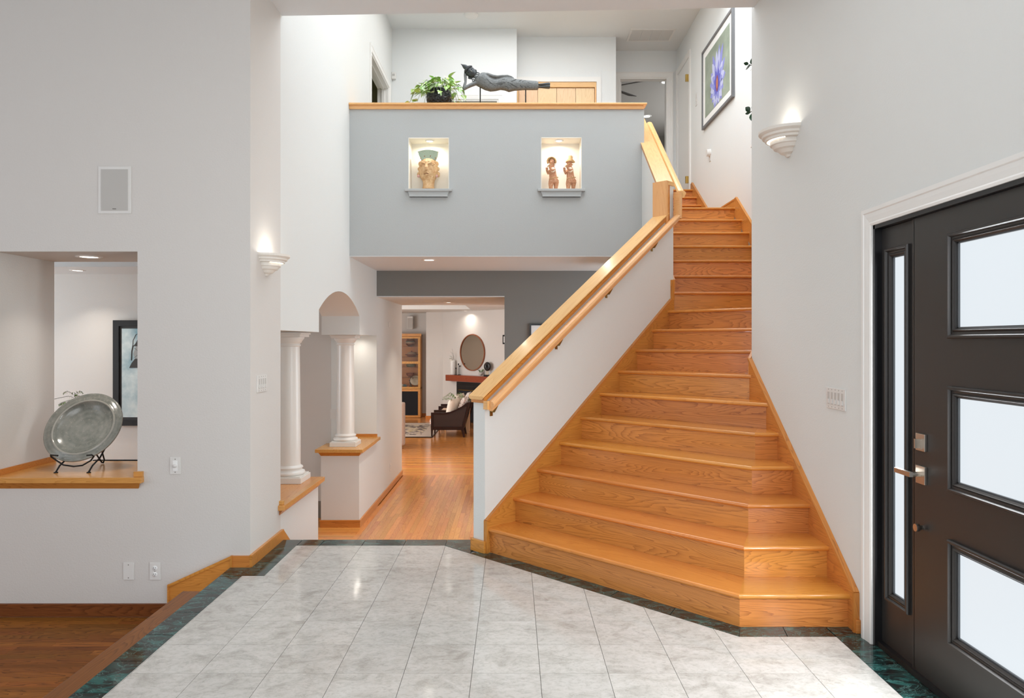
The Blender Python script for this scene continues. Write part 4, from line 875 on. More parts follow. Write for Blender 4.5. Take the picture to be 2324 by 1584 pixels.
for pts in ([(920, 648), (1020, 650), (1130, 640)], [(940, 690), (1010, 690), (1060, 684)], [(1050, 545), (1115, 540)], [(1270, 598), (1340, 570), (1390, 525)], [(1460, 585), (1520, 540)], [(1525, 605), (1620, 545)], [(1715, 580), (1750, 555)],
            [(1815, 585), (1840, 565)], [(1660, 605), (1700, 632), (1800, 638), (1920, 640)], [(1180, 630), (1290, 680), (1400, 745)], [(1200, 680), (1270, 740)], [(1135, 725), (1200, 775)], [(1490, 700), (1540, 760)], [(1590, 715), (1625, 775)], [(1660, 715), (1715, 760)],
            [(540, 390), (590, 470), (600, 560), (570, 620), (470, 620), (370, 600)], [(625, 450), (680, 540), (770, 640), (900, 730)], [(560, 660), (640, 700), (715, 725), (760, 660), (840, 690)], [(450, 690), (560, 740), (720, 790), (820, 800)]):
    def surf(x, y):   # front surface of the body loft at crop point (x, y)
        tc = [(470, 475, 60), (600, 520, 150), (720, 590, 170), (890, 665, 160), (1090, 630, 160), (1270, 665, 170), (1600, 668, 122), (1920, 680, 90)]
        for (a_, ca, ha), (b_, cb, hb) in zip(tc, tc[1:]):
            if x <= b_ or b_ == 1920:
                t = min(max((x - a_) / (b_ - a_), 0), 1); c_, h_ = ca + t * (cb - ca), ha + t * (hb - ha); y = c_ + (y - c_) * .86; q = min(.95, abs(y - c_) / h_)
                return Z(x, y, -h_ * Z.s * .55 * math.sqrt(1 - q * q) * .99)
    MB().tube([surf(x, y) for x, y in pts], .0028, 6).build('robe_fold', 'statue_line', st)
sb = empty('statue_stand', Z(1100, 1085), parent=st)
MB().box(Z(205, 0).x, Z(1945, 0).x, 7.91, 7.99, 4.0525, 4.06).build('stand_base', 'iron', st)
for x, y in ((527, 745), (1617, 790)): MB().tube([(Z(x, 0).x, 7.95, 4.058), (Z(x, 0).x, 7.95, Z(0, y - 30).z)], .0065, 8).build('stand_rod', 'iron', st)
bpy.data.objects.remove(sb)
# ------------------------------------------------------------------ carved head
Z = zoomer(10.22, 905, 300, 7.945); nb = NI[0][2] + .0055
hd_ = empty('carved_head', Vector((Z(690, 0).x, 7.945, nb)), label='sand coloured carved clay head with green crown in the left niche', cat='sculpture')
b = MB(); sp_ = nb - Z(0, 1322).z
pairloft(b, Z, [(600, 610, 780, 610), (530, 650, 850, 650), (485, 710, 895, 710), (468, 800, 906, 800), (462, 900, 908, 900), (470, 990, 900, 990), (500, 1060, 872, 1060), (545, 1120, 840, 1120), (562, 1180, 825, 1180), (556, 1260, 822, 1260), (545, 1322, 832, 1322)], .80, 24)
for dx in (-1, 1):
    b.ball(Z(690 + dx * 228, 985, .0), 40 * Z.s, 30 * Z.s, 66 * Z.s); b.ball(Z(690 + dx * 225, 850, .01), 32 * Z.s, 26 * Z.s, 42 * Z.s); b.ball(Z(690 + dx * 195, 735, .0), 42 * Z.s, 40 * Z.s, 60 * Z.s)
fy = lambda x: -215 * Z.s * .80 * math.sqrt(max(.05, 1 - ((x - 685) / 222) ** 2))
b.tube([Z(662, 720, fy(662) + .004), Z(660, 800, fy(660) - .006), Z(660, 870, fy(660) - .018), Z(660, 918, fy(660) - .014)], [24 * Z.s, 28 * Z.s, 42 * Z.s, 40 * Z.s], 10)
for ex in (560, 770):
    b.ball(Z(ex, 790, fy(ex) + .004), 62 * Z.s, 22 * Z.s, 26 * Z.s); b.tube([Z(ex - 85, 775, fy(ex - 85)), Z(ex, 738, fy(ex) - .004), Z(ex + 80, 772, fy(ex + 80))], 14 * Z.s, 8)
b.tube([Z(585, 1000, fy(585) + .002), Z(655, 965, fy(655) - .008), Z(725, 1000, fy(725))], [10 * Z.s, 22 * Z.s, 10 * Z.s], 8); b.tube([Z(595, 1025, fy(595) + .002), Z(655, 1030, fy(655) - .008), Z(720, 1022, fy(720))], [10 * Z.s, 20 * Z.s, 10 * Z.s], 8)
face = link('face', fuse(b, .0032, 2), 'clay', hd_)
cr = MB(); top = [(455 + 462 * k / 12, 470 - 45 * math.sin(PI * k / 12)) for k in range(13)]
poly = [(530, 665), (480, 560)] + top + [(900, 560), (855, 665)]
cr.prism([(Z(x, y).x, Z(x, y).z) for x, y in poly], 7.945 - .045, 7.945 + .02, 'y'); crown = cr.build('crown', 'clay_green', hd_, bevel=.003)
for k in range(9):
    x, y = top[int(round(k * 1.5))]; MB().ball(Z(x, y - 3, -.015), 11 * Z.s, seg=8).build('crown_knob', 'clay_dark', crown)
for x, y in ((520, 630), (612, 580), (745, 578), (862, 625)): MB().ball(Z(x, y, -.046), 13 * Z.s, seg=8).build('crown_stud', 'clay_dark', crown)
for x in (465, 885): MB().ball(Z(x, 1030, -.028), 34 * Z.s, 18 * Z.s, 36 * Z.s, seg=12).build('ear_plug', 'clay_pink', hd_)
for ex in (560, 768): MB().tube([Z(ex - 62, 790, fy(ex - 62) - .002), Z(ex, 778, fy(ex) - .010), Z(ex + 62, 790, fy(ex + 62) - .002)], .0018, 6).build('eye_line', 'clay_dark', face)
MB().tube([Z(590, 1012, fy(590) - .006), Z(655, 998, fy(655) - .013), Z(722, 1012, fy(722) - .006)], .0022, 6).build('mouth_line', 'clay_dark', face)
# ------------------------------------------------------------------ two musician figures
def musician(label, ox, hat):
    Z = zoomer(10.22, 1210, 300, 7.935); X = lambda v: v + ox
    e = empty('musician_figure', Vector((Z(X(470), 0).x, 7.935, NI[1][2] + .0055)), label=label, cat='figurine', group='musician figures in the right niche')
    b = MB()
    pairloft(b, Z, [(X(430), 790, X(490), 790), (X(385), 835, X(515), 835), (X(375), 900, X(528), 900), (X(370), 980, X(540), 980), (X(372), 1060, X(560), 1060), (X(366), 1120, X(590), 1120), (X(362), 1180, X(600), 1180)], .72, 16)
    pairloft(b, Z, [(X(360), 1120, X(475), 1120), (X(350), 1200, X(475), 1200), (X(358), 1260, X(455), 1260), (X(368), 1322, X(450), 1322)], .9, 12, -.01)
    pairloft(b, Z, [(X(460), 1110, X(600), 1110), (X(472), 1190, X(594), 1190), (X(484), 1260, X(578), 1260), (X(486), 1322, X(566), 1322)], .9, 12, .012)
    chain(b, Z, [(X(390), 895, .0, 40), (X(345), 960, -.015, 34), (X(318), 905, -.03, 28), (X(312), 835, -.035, 30)])
    chain(b, Z, [(X(500), 880, -.03, 40), (X(430), 905, -.05, 34), (X(380), 850, -.055, 26), (X(372), 780, -.05, 28)])
    b.ball(Z(X(435), 700), 66 * Z.s, 66 * Z.s, 88 * Z.s); b.tube([Z(X(440), 760), Z(X(450), 830)], 48 * Z.s, 10); b.ball(Z(X(408), 715, -.028), 14 * Z.s, 22 * Z.s, 24 * Z.s); b.ball(Z(X(505), 762, -.01), 18 * Z.s, 14 * Z.s, 14 * Z.s)
    link('figure_body', fuse(b, .0034, 2), 'terracotta', e)
    MB().ball(Z(X(455), 895, -.042), 58 * Z.s, 26 * Z.s, 60 * Z.s, 16).build('shoulder_pad', 'terracotta_pale', e)
    MB().tube([Z(X(365), 1105, -.035), Z(X(440), 1098, -.062), Z(X(520), 1068, -.055), Z(X(575), 1058, -.02)], 10 * Z.s, 8).build('belt', 'straw', e)
    MB().tube([Z(X(440), 745, -.05), Z(X(380), 790, -.062), Z(X(320), 830, -.06)], [7 * Z.s, 9 * Z.s, 12 * Z.s], 8).build('flute', 'straw', e)
    if hat:
        MB().lathe([(.001, .0), (106 * Z.s, -.018), (112 * Z.s, -.012), (74 * Z.s, .012), (52 * Z.s, .02), (46 * Z.s, .055), (.001, .058)], Z(X(455), 665), 24, sy=.8).build('hat', 'straw', e)
        MB().tube([Z(X(500), 620), Z(X(520), 560)], [14 * Z.s, 9 * Z.s], 8).build('hat_feather', 'terracotta_pale', e)
    else:
        h = MB()
        for k in range(15): a = PI * (-.12 + 1.24 * k / 14); h.ball(Z(X(428) + 92 * math.cos(a), 680 - 88 * math.sin(a), -.01), 26 * Z.s, 38 * Z.s, 26 * Z.s, 10)
        h.ball(Z(X(430), 640, .02), 84 * Z.s, 70 * Z.s, 78 * Z.s)
        link('headdress', fuse(h, .0035, 1), 'straw', e)
musician('clay flute player with a rounded headdress, left in the right niche', 0, False)
musician('clay flute player wearing a brimmed hat, right in the right niche', 405, True)
# ------------------------------------------------------------------ leaves
def leaf_mesh(L, W, bend=.25, fold=.15, heart=True, n=5):
    v = []; f = []
    for i in range(n + 1):
        t = i / n; w_ = W * (math.sin(PI * min(1, t ** .62)) if heart else math.sin(PI * t ** .8)) * .5
        zz = -bend * L * t * t
        for s in (-1, 0, 1): v.append((L * t, s * w_, zz + abs(s) * fold * w_))
    for i in range(n):
        for j in range(2): a = i * 3 + j; f.append((a, a + 1, a + 4, a + 3))
    return MB().add(v, f, True).mesh('leaf')
def leafmat(name, c1, c2, rough=.35, trans=.25):
    k = N(name); r = k.n('ObjectInfo').outputs['Random']; n1 = k.noise(k.coords((14, 60, 14), rand=True), 1, 2)
    c = k.mix(k.math('GREATER_THAN', n1, .53), col4(c1), col4(c2)); c = k.n('HueSaturation', {'Color': c, 'Value': k.math('ADD', k.math('MULTIPLY', r, .6), .7), 'Hue': k.math('ADD', k.math('MULTIPLY', k.math('FRACT', k.math('MULTIPLY', r, 5.7)), .05), .475)}).outputs[0]
    k.p(Base_Color=c, Roughness=rough)
leafmat('pothos_leaf', (156, 200, 92), (216, 234, 190)); leafmat('dark_leaf', (32, 58, 36), (40, 70, 42)); leafmat('fern_leaf', (96, 132, 60), (120, 156, 80)); leafmat('grass_leaf', (52, 100, 40), (70, 124, 52)); leafmat('dry_leaf', (78, 78, 56), (92, 92, 66))
plain('stem_green', (120, 142, 70), .5); plain('stem_brown', (74, 60, 44), .6); plain('soil', (50, 38, 28), .9)
def place_leaf(me, mat, par, p, d, roll=0.0, scale=1, name='leaf'):
    d = Vector(d).normalized(); up = Vector((0, 0, 1)); 
    if abs(d.z) > .97: up = Vector((0, -1, 0))
    m = frame(p, d, up.cross(d)) @ Matrix.Rotation(roll, 4, 'X') @ Matrix.Scale(scale, 4)
    return link(name, me, mat, par, matrix=m)
# pothos in a faceted black pot
pc = Vector((-.796, 7.955, 4.0525))
po = empty('potted_pothos', pc, label='trailing green pothos in a faceted black pot on the balcony cap', cat='plant')
rows, cols = 5, 16; prof_ = [(.088, 0), (.122, .04), (.138, .09), (.132, .14), (.112, .188)]
v = []; f = []
for i in range(rows):
    for k in range(cols):
        a = 2 * PI * (k + .5 * (i % 2)) / cols; v.append((pc.x + prof_[i][0] * math.cos(a), pc.y + prof_[i][0] * math.sin(a), pc.z + prof_[i][1]))
for i in range(rows - 1):
    for k in range(cols):
        k2 = (k + 1) % cols
        if i % 2 == 0: a_, b_, c_, d_ = i * cols + k, i * cols + k2, (i + 1) * cols + k, (i + 1) * cols + k2; tr = [(a_, b_, c_), (b_, d_, c_)]
        else: a_, b_, c_, d_ = i * cols + k, i * cols + k2, (i + 1) * cols + k, (i + 1) * cols + k2; tr = [(a_, d_, c_), (a_, b_, d_)]
        for t in tr:
            ctr = sum((Vector(v[q]) for q in t), Vector()) / 3; o_ = Vector((ctr.x - pc.x, ctr.y - pc.y, 0)).normalized() * .008
            v.append(tuple(ctr + o_)); m_ = len(v) - 1; f += [(t[0], t[1], m_), (t[1], t[2], m_), (t[2], t[0], m_)]
f.append(tuple(range(cols))[::-1])
MB().add(v, f).build('pot', 'frame_black', po); MB().lathe([(.108, .17), (.001, .175)], pc, 16).build('potting_soil', 'soil', po)
LM = [leaf_mesh(.075, .055, .3), leaf_mesh(.065, .05, .15), leaf_mesh(.055, .04, .4)]; rp = random.Random(11)
for k in range(34):
    a = 2 * PI * k / 34 + rp.uniform(-.12, .12); out = rp.uniform(.10, .20) * (1.15 if math.cos(a) < -.2 else 1); hgt = rp.uniform(.03, .13); drop = rp.uniform(-.04, .16) if abs(math.sin(a)) < .75 or math.sin(a) > 0 else rp.uniform(0, .1)
    d = Vector((math.cos(a), math.sin(a), 0)); 
    if abs(d.y) > .35: out *= .75
    p0 = pc + d * .05 + Vector((0, 0, .18)); p1 = pc + d * (.07 + out * .3) + Vector((0, 0, .2 + hgt)); p2 = pc + d * (.09 + out * .8) + Vector((0, 0, .19 + hgt * .4 - drop * .3)); p3 = pc + d * (.1 + out) + Vector((0, 0, max(.05, .19 - drop)))
    MB().tube([p0, p1, p2, p3], [.003, .003, .0025, .002], 6).build('vine', 'stem_green', po)
    for t, q in ((.35, p1), (.6, p1.lerp(p2, .6)), (.85, p2), (1, p3)):
        if rp.random() < .96:
            dd = d * rp.uniform(.2, 1) + Vector((rp.uniform(-.6, .6), rp.uniform(-.7, .2), rp.uniform(-.8, .35)))
            place_leaf(LM[rp.randrange(3)], 'pothos_leaf', po, q + Vector((0, 0, .004)), dd, rp.uniform(-.5, .5), rp.uniform(1.0, 1.45))
# ------------------------------------------------------------------ plant shelf plant behind the right wall edge
sh = empty('plant_shelf', (2.45, 7.0, 3.40), label='small white wall shelf by the upper stairs, behind the sconce wall', cat='shelf')
box('shelf_board', 'trim_white', 2.34, 2.579, 6.85, 7.15, 3.40, 3.425, sh, bevel=.003); box('shelf_bracket', 'trim_white', 2.45, 2.579, 6.98, 7.02, 3.28, 3.40, sh)
rpn = empty('rubber_plant', (2.46, 7.0, 3.426), label='dark leaved houseplant peeking out behind the sconce wall', cat='plant')
MB().lathe([(.06, 0), (.085, .14), (.09, .15), (.08, .15), (.075, .13), (.001, .13)], (2.46, 7.0, 3.4255), 20).build('pot', 'column_white', rpn)
RL = leaf_mesh(.075, .042, .12, .12, False)
def sprig(pts, leaves):
    MB().tube(pts, .004, 6).build('stem', 'stem_brown', rpn)
    for p, d, s, r in leaves: place_leaf(RL, 'dark_leaf', rpn, p, d, r, s)
P = lambda u, v, Y=7.0: px(u, v, Y)
sprig([(2.46, 7.0, 3.55), (2.44, 7.0, 3.68), P(1712, 252), P(1703, 254)], [(P(1703, 252), (-.7, -.5, .25), 1.2, .9), (P(1704, 255), (-1, -.3, -.25), .95, .8), (P(1706, 257), (-.1, -.4, -.9), 1.3, .6), (P(1707, 250), (.1, -.3, .9), 1.0, .4)])
sprig([(2.46, 7.0, 3.55), (2.47, 7.0, 3.95), P(1716, 150), P(1700, 147)], [(P(1704, 148), (-.9, -.4, -.65), 1.2, .7), (P(1699, 146), (-1, -.3, .15), .8, .9), (P(1707, 147), (-.2, -.4, .6), .9, .5), (P(1710, 152), (-.6, -.3, -.6), .9, .4)])
sprig([(2.46, 7.0, 3.55), (2.50, 7.02, 3.8), (2.5, 7.05, 4.3)], [((2.5, 7.05, 4.25), (-.1, -.9, .3), 1.1, .3), ((2.5, 7.05, 4.1), (.1, .9, .2), 1.1, .3), ((2.5, 7.03, 3.95), (.0, -.8, .5), 1.1, .3)])
# ------------------------------------------------------------------ framed flower photograph on the stair wall
fx, fy0, fy1, fz0, fz1 = 2.58, 8.43, 9.78, 4.335, 5.375
fl = empty('framed_flower_photo', (fx, 9.1, fz0), label='large framed photograph of a blue water lily on the stair wall', cat='picture')
MB().box(fx - .035, fx - .001, fy0, fy1, fz0, fz0 + .03).box(fx - .035, fx - .001, fy0, fy1, fz1 - .03, fz1).box(fx - .035, fx - .001, fy0, fy0 + .03, fz0 + .03, fz1 - .03).box(fx - .035, fx - .001, fy1 - .03, fy1, fz0 + .03, fz1 - .03).build('picture_frame', 'frame_grey', fl)
box('picture_mat', 'mat_white', fx - .02, fx - .003, fy0 + .03, fy1 - .03, fz0 + .03, fz1 - .03, fl)
mottled('pond_print', (128, 138, 124), (164, 176, 158), (186, 194, 180), 3.2, .3, 0, 0)
prn = box('print', 'pond_print', fx - .0212, fx - .02, fy0 + .13, fy1 - .13, fz0 + .12, fz1 - .12, fl)
plain('petal_blue', (148, 152, 222), .3); plain('petal_pale', (202, 206, 240), .3); plain('petal_deep', (96, 96, 200), .3); plain('petal_core', (206, 134, 96), .3); plain('petal_red', (150, 74, 84), .3)
fc = (9.08, 4.72); rf = random.Random(5); q = fx - .0214
for ring, (n, L, W, m) in enumerate(((13, .42, .12, 'petal_blue'), (13, .36, .12, 'petal_pale'), (10, .27, .10, 'petal_blue'), (8, .17, .09, 'petal_deep'))):
    for k in range(n):
        a = 2 * PI * (k + .5 * (ring % 2)) / n + rf.uniform(-.1, .1); l_ = L * (1 + .18 * math.sin(a)) * rf.uniform(.88, 1.0) * (.86 if abs(math.cos(a)) > .7 else 1); pts = []
        for t, s in ((0, .25), (.3, .8), (.6, 1), (.85, .6), (1, 0), (.85, -.6), (.6, -1), (.3, -.8), (0, -.25)):
            y_, z_ = l_ * t, W * .5 * s; pts.append((fc[0] - (y_ * math.cos(a) - z_ * math.sin(a)), fc[1] + y_ * math.sin(a) + z_ * math.cos(a)))
        pts = [(min(max(y_, fy0 + .135), fy1 - .135), min(max(z_, fz0 + .125), fz1 - .125)) for y_, z_ in pts]
        MB().add([(q - .0002 * (ring * 3 + k % 3 + 1), y_, z_) for y_, z_ in pts], [tuple(range(9))]).build('printed_petal', m, prn)
for r_, m, dq in ((.085, 'petal_red', .0028), (.055, 'petal_core', .003)): MB().add([(q - dq, fc[0] + r_ * .6 * math.cos(a * PI / 8), fc[1] + r_ * 1.2 * math.sin(a * PI / 8)) for a in range(16)], [tuple(range(16))]).build('printed_centre', m, prn)
# ------------------------------------------------------------------ platter on its iron stand
k = N('celadon'); v = k.coords(kind='Object'); rad = k.n('VectorMath', {0: v}, operation='LENGTH').outputs['Value']
n1 = k.noise(v, 9, 4, .6); rings = k.math('SINE', k.math('ADD', k.math('MULTIPLY', rad, 210), k.math('MULTIPLY', n1, 5)))
c = k.ramp(n1, [(.3, (104, 108, 101)), (.6, (138, 139, 132))]); c = k.mix(k.math('MULTIPLY', k.math('ADD', rings, 1), .07), c, col4((170, 166, 156)))
sp2 = k.math('MULTIPLY', k.math('GREATER_THAN', k.noise(v, 60, 3, .7), .62), .35); c = k.mix(sp2, c, col4((178, 172, 160)))
c = k.mix(k.math('MULTIPLY', k.math('LESS_THAN', k.math('ABSOLUTE', k.math('SUBTRACT', rad, .2105)), .0065), .55), c, col4((176, 172, 162)))
k.p(Base_Color=c, Roughness=.16); k.bump(k.math('ADD', rings, k.math('MULTIPLY', n1, 3)), .12, .003)
pcn = Vector((-3.0425, 5.167, .897)); tl = .573
nrm = Vector((0, -math.cos(tl), math.sin(tl)))
pm = frame(pcn, (1, 0, 0), Vector((0, math.sin(tl), math.cos(tl))))
plt = MB().lathe([(.001, -.052), (.05, -.051), (.12, -.047), (.165, -.036), (.196, -.013), (.204, -.003), (.207, .003), (.213, .003), (.217, -.002), (.262, .003), (.268, -.001), (.268, -.008), (.214, -.014), (.20, -.025), (.165, -.048), (.10, -.060), (.001, -.062)], (0, 0, 0), 64).build('platter', 'celadon', matrix=pm, label='large grey green glazed ceramic platter leaning on a black stand', cat='platter')
sd_ = empty('plate_stand', (-3.01, 5.1, .6), label='black wrought iron stand holding the grey platter on the ledge', cat='stand')
xs_ = (-3.125, -2.90); hook = lambda x: [(x, 5.065, .70), (x - .0, 4.985, .705), (x + .012, 4.972, .722), (x + .05 * (1 if x < -3 else -1), 4.975, .726)]
for x in xs_:
    MB().tube([(x, 4.99, .606), (x + .008, 5.02, .645), (x + .014, 5.10, .685), (x + .022, 5.235, .82)], .0055, 8).build('front_leg', 'iron', sd_)
    MB().lathe([(.014, 0), (.014, .005), (.004, .008)], (x, 4.99, .6005), 12).build('foot', 'iron', sd_)
MB().tube([(-3.125 + .03, 4.965, .722), (-3.15, 4.972, .725), (-3.155, 4.985, .712), (-3.12, 4.99, .685), (-3.07, 4.985, .655), (-3.0, 4.985, .645), (-2.94, 4.985, .652), (-2.885, 4.99, .685), (-2.862, 4.985, .714), (-2.868, 4.972, .726), (-2.90, 4.965, .724)], .0055, 8).build('cradle', 'iron', sd_)
MB().tube([(-3.06, 5.25, .78), (-3.02, 5.365, .608), (-3.015, 5.372, .606), (-3.0, 5.36, .63), (-2.985, 5.26, .79)], .0055, 8).build('rear_leg', 'iron', sd_)
MB().tube([(-3.103, 5.235, .82), (-3.06, 5.25, .78), (-2.985, 5.26, .79), (-2.878, 5.235, .82)], .005, 8).build('back_brace', 'iron', sd_)
# ------------------------------------------------------------------ dining room things
pa = empty('lantern_painting', px(310, 846, 8.76), label='black framed painting of an old lantern on the dining wall', cat='painting')
x0, x1, z0, z1 = px(261, 0, 8.77).x, px(261, 0, 8.77).x + .92, px(0, 965, 8.77).z, px(0, 727, 8.77).z; yb = 8.77
MB().box(x0, x1, yb - .05, yb - .001, z0, z0 + .07).box(x0, x1, yb - .05, yb - .001, z1 - .07, z1).box(x0, x0 + .07, yb - .05, yb - .001, z0 + .07, z1 - .07).box(x1 - .07, x1, yb - .05, yb - .001, z0 + .07, z1 - .07).build('picture_frame', 'frame_black', pa)
mottled('mist_print', (112, 152, 166), (206, 217, 217), (230, 234, 232), 2.6, .5, 0, 0)
box('liner', 'slot_dark', x0 + .07, x1 - .07, yb - .03, yb - .004, z0 + .07, z1 - .07, pa)
cv = box('canvas', 'mist_print', x0 + .10, x1 - .10, yb - .036, yb - .029, z0 + .10, z1 - .10, pa)
lc = px(312, 797, yb - .04); ly = yb - .0375; L_ = lambda pts, r=.004: MB().tube([(lc.x + a, ly, lc.z + b_) for a, b_ in pts], r, 6)
plain('ink', (58, 56, 54), .7); plain('ink_pale', (150, 152, 150), .6)
L_([(-.06, .05), (-.055, .13), (-.02, .20), (.03, .215), (.08, .20), (.115, .13), (.12, .05)], .003).build('painted_bail', 'ink', cv)
L_([(-.075, -.11), (-.07, 0), (-.055, .07)], .006).build('painted_guard', 'ink', cv); L_([(.135, -.11), (.13, 0), (.115, .07)], .006).build('painted_guard', 'ink', cv)
L_([(-.04, -.08), (.1, .04)], .002).build('painted_wire', 'ink', cv); L_([(.1, -.08), (-.04, .04)], .002).build('painted_wire', 'ink', cv)
def flat(name, m, poly, par, y): MB().prism([(lc.x + a, lc.z + b_) for a, b_ in poly], y - .001, y + .0005, 'y').build(name, m, par)
flat('painted_globe', 'ink_pale', [(-.03, -.09), (.09, -.09), (.11, -.03), (.08, .06), (-.02, .06), (-.05, -.03)], cv, ly)
flat('painted_cap', 'ink', [(-.05, .06), (.11, .06), (.08, .10), (.06, .14), (0, .14), (-.02, .10)], cv, ly - .001)
flat('painted_base', 'ink', [(-.10, -.20), (.16, -.20), (.13, -.14), (.09, -.09), (-.03, -.09), (-.07, -.14)], cv, ly - .001)
ch = empty('dining_chair', (-3.3, 6.4, ZH), label='black metal dining chair back just showing above the pass-through ledge', cat='chair')
for x in (-3.65, -3.12):
    MB().box(x - .012, x + .012, 6.36, 6.385, ZH, .455).build('back_post', 'iron', ch); MB().box(x - .012, x + .012, 6.80, 6.825, ZH, -.18).build('leg', 'iron', ch)
MB().box(-3.66, -3.11, 6.355, 6.39, .437, .465).build('top_rail', 'iron', ch); MB().box(-3.66, -3.11, 6.36, 6.83, -.20, -.16).build('seat', 'dark_chair_wood', ch, bevel=.01); MB().box(-3.64, -3.13, 6.365, 6.38, .15, .18).build('back_rail', 'iron', ch)
tb = empty('dining_table', (-4.3, 6.9, ZH), label='dark dining table hidden below the pass-through ledge', cat='table')
box('table_top', 'dark_chair_wood', -5.2, -3.75, 6.3, 7.5, .10, .14, tb, bevel=.004)
for x in (-5.1, -3.85):
    for y in (6.4, 7.4): box('leg', 'dark_chair_wood', x - .035, x + .035, y - .035, y + .035, ZH, .10, tb)
vb = empty('twig_vase', (-4.0, 6.55, .14), label='dark vase of drooping dry fern sprigs behind the grey platter', cat='plant')
MB().lathe([(.001, 0), (.06, .0), (.09, .12), (.07, .26), (.045, .34), (.055, .37), (.045, .37), (.001, .30)], (-3.98, 6.55, .1405), 24).build('vase', 'frame_black', vb)
DLm = leaf_mesh(.022, .010, .2, .1, False, 3)
def frond(pts, n, mat='dry_leaf', L=1.0, par=vb, me=None, w_=.0018):
    V = [Vector(p) for p in pts]; MB().tube(V, w_, 5).build('frond_stem', 'stem_brown', par)
    for k in range(n):
        t = (k + .5) / n * (len(V) - 1); i = min(int(t), len(V) - 2); p = V[i].lerp(V[i + 1], t - i); d = (V[i + 1] - V[i]).normalized()
        for s in (-1, 1):
            sd2 = Vector((d.z, -.3 * s, -d.x)) * s; place_leaf(me or DLm, mat, par, p, sd2 * .8 + d * .5 + Vector((0, 0, -.45)), 0, L * (1 - .4 * k / n), 'frond_leaf')
v0 = px(168, 905, 6.55); tops = [px(168, 896, 6.55), px(166, 908, 6.55), px(166, 914, 6.55)]
MB().tube([(-3.98, 6.55, .48), (v0.x, 6.55, .75), v0], .003, 6).build('stem', 'stem_brown', vb)
q_ = lambda *a: [px(u, v_, 6.55) for u, v_ in a]
frond(q_((166, 896), (160, 891), (152, 888), (146, 890), (143, 894)), 6); frond(q_((168, 896), (176, 890), (184, 888), (189, 893)), 5); frond(q_((167, 902), (155, 899), (140, 902), (126, 905), (115, 907)), 9)
frond(q_((168, 906), (160, 908), (148, 911), (140, 914), (133, 918)), 9, L=1.7); frond(q_((168, 901), (176, 898), (184, 899)), 4, L=1.3)
frond(q_((150, 945), (135, 938), (122, 936), (116, 942)), 6, L=1.5)
# ------------------------------------------------------------------ family room
# built-in display cabinet
YC = 20.25; cx = lambda zx: (905 + zx / 7.543 - CX) * YC / F; cz = lambda zy: CZ - (740 + zy / 7.543 - HZ) * YC / F
X1, X0 = cx(376), cx(376) - .86
dc = empty('display_cabinet', ((X0 + X1) / 2, YC, ZH), label='tall oak display cabinet with glass doors and pottery inside', cat='cabinet')
MB().box(X0, X0 + .02, YC + .02, 20.59, cz(1565), cz(150)).build('cabinet_side', 'oak_trim', dc); MB().box(X1 - .02, X1, YC + .02, 20.59, cz(1565), cz(150)).build('cabinet_side', 'oak_trim', dc)
box('cabinet_back', 'oak_trim', X0, X1, 20.575, 20.595, cz(1565), cz(150), dc); box('cabinet_top', 'oak_trim', X0, X1, YC + .02, 20.59, cz(175), cz(150), dc); box('cabinet_floor', 'oak_trim', X0, X1, YC + .02, 20.59, cz(1075), cz(1050), dc)
board('cornice', 'oak_ledge', (X0 - .01, YC, cz(175)), (1, 0, 0), (0, 0, 1), [(0, 0), (X1 - X0 + .03, 0), (X1 - X0 + .03, cz(130) - cz(175)), (0, cz(130) - cz(175))], -.02, .02, dc)
def fdoor(name, z0, z1, lites, mat):
    xs0, xs1 = X0 + .02, cx(330); d = MB(); sw = cx(365) - cx(330)
    d.box(X0, xs0, YC, YC + .02, z0, z1).box(xs1, cx(368), YC, YC + .02, z0, z1); zz = [z0] + [a for l in lites for a in l] + [z1]
    for k in range(0, len(zz), 2): d.box(xs0, xs1, YC, YC + .02, zz[k], zz[k + 1])
    o = d.build(name, 'oak_ledge', dc)
    for a, b_ in lites: box('pane', mat, xs0, xs1, YC + .008, YC + .012, a, b_, o)
k = N('cabinet_glass'); tr = k.n('BsdfTransparent', {0: (.86, .84, .80, 1)}); gl = k.n('BsdfGlossy', {0: (1, 1, 1, 1), 'Roughness': .03}); mx = k.n('MixShader', {0: .025, 1: tr.outputs[0], 2: gl.outputs[0]})
k.t.links.new(mx.outputs[0], k.t.nodes['Material Output'].inputs[0])
fdoor('glass_door', cz(1075), cz(180), [(cz(1040), cz(645)), (cz(605), cz(213))], 'cabinet_glass')
plain('speaker_cloth', (14, 15, 22), .8)
fdoor('lower_door', cz(1565), cz(1080), [(cz(1528), cz(1117))], 'speaker_cloth')
for zy in (352, 530, 705, 883): box('shelf', 'cabinet_glass', X0 + .025, X1 - .03, YC + .05, 20.56, cz(zy) - .004, cz(zy) + .004, dc)
plain('clay_red', (122, 62, 46), .4); plain('glaze_green', (92, 104, 92), .35); plain('glaze_band', (172, 150, 128), .45); plain('bronze', (52, 40, 30), .35, .6); plain('white_china', (214, 208, 200), .4); plain('glaze_blue', (70, 112, 130), .35)
YI = 20.42; ix = lambda zx: (905 + zx / 7.543 - CX) * YI / F; s_ = YI / F / 7.543
va = empty('striped_vase', (ix(195), YI, cz(352)), label='banded pottery vase on the top cabinet shelf', cat='vase')
zb = cz(352) + .005
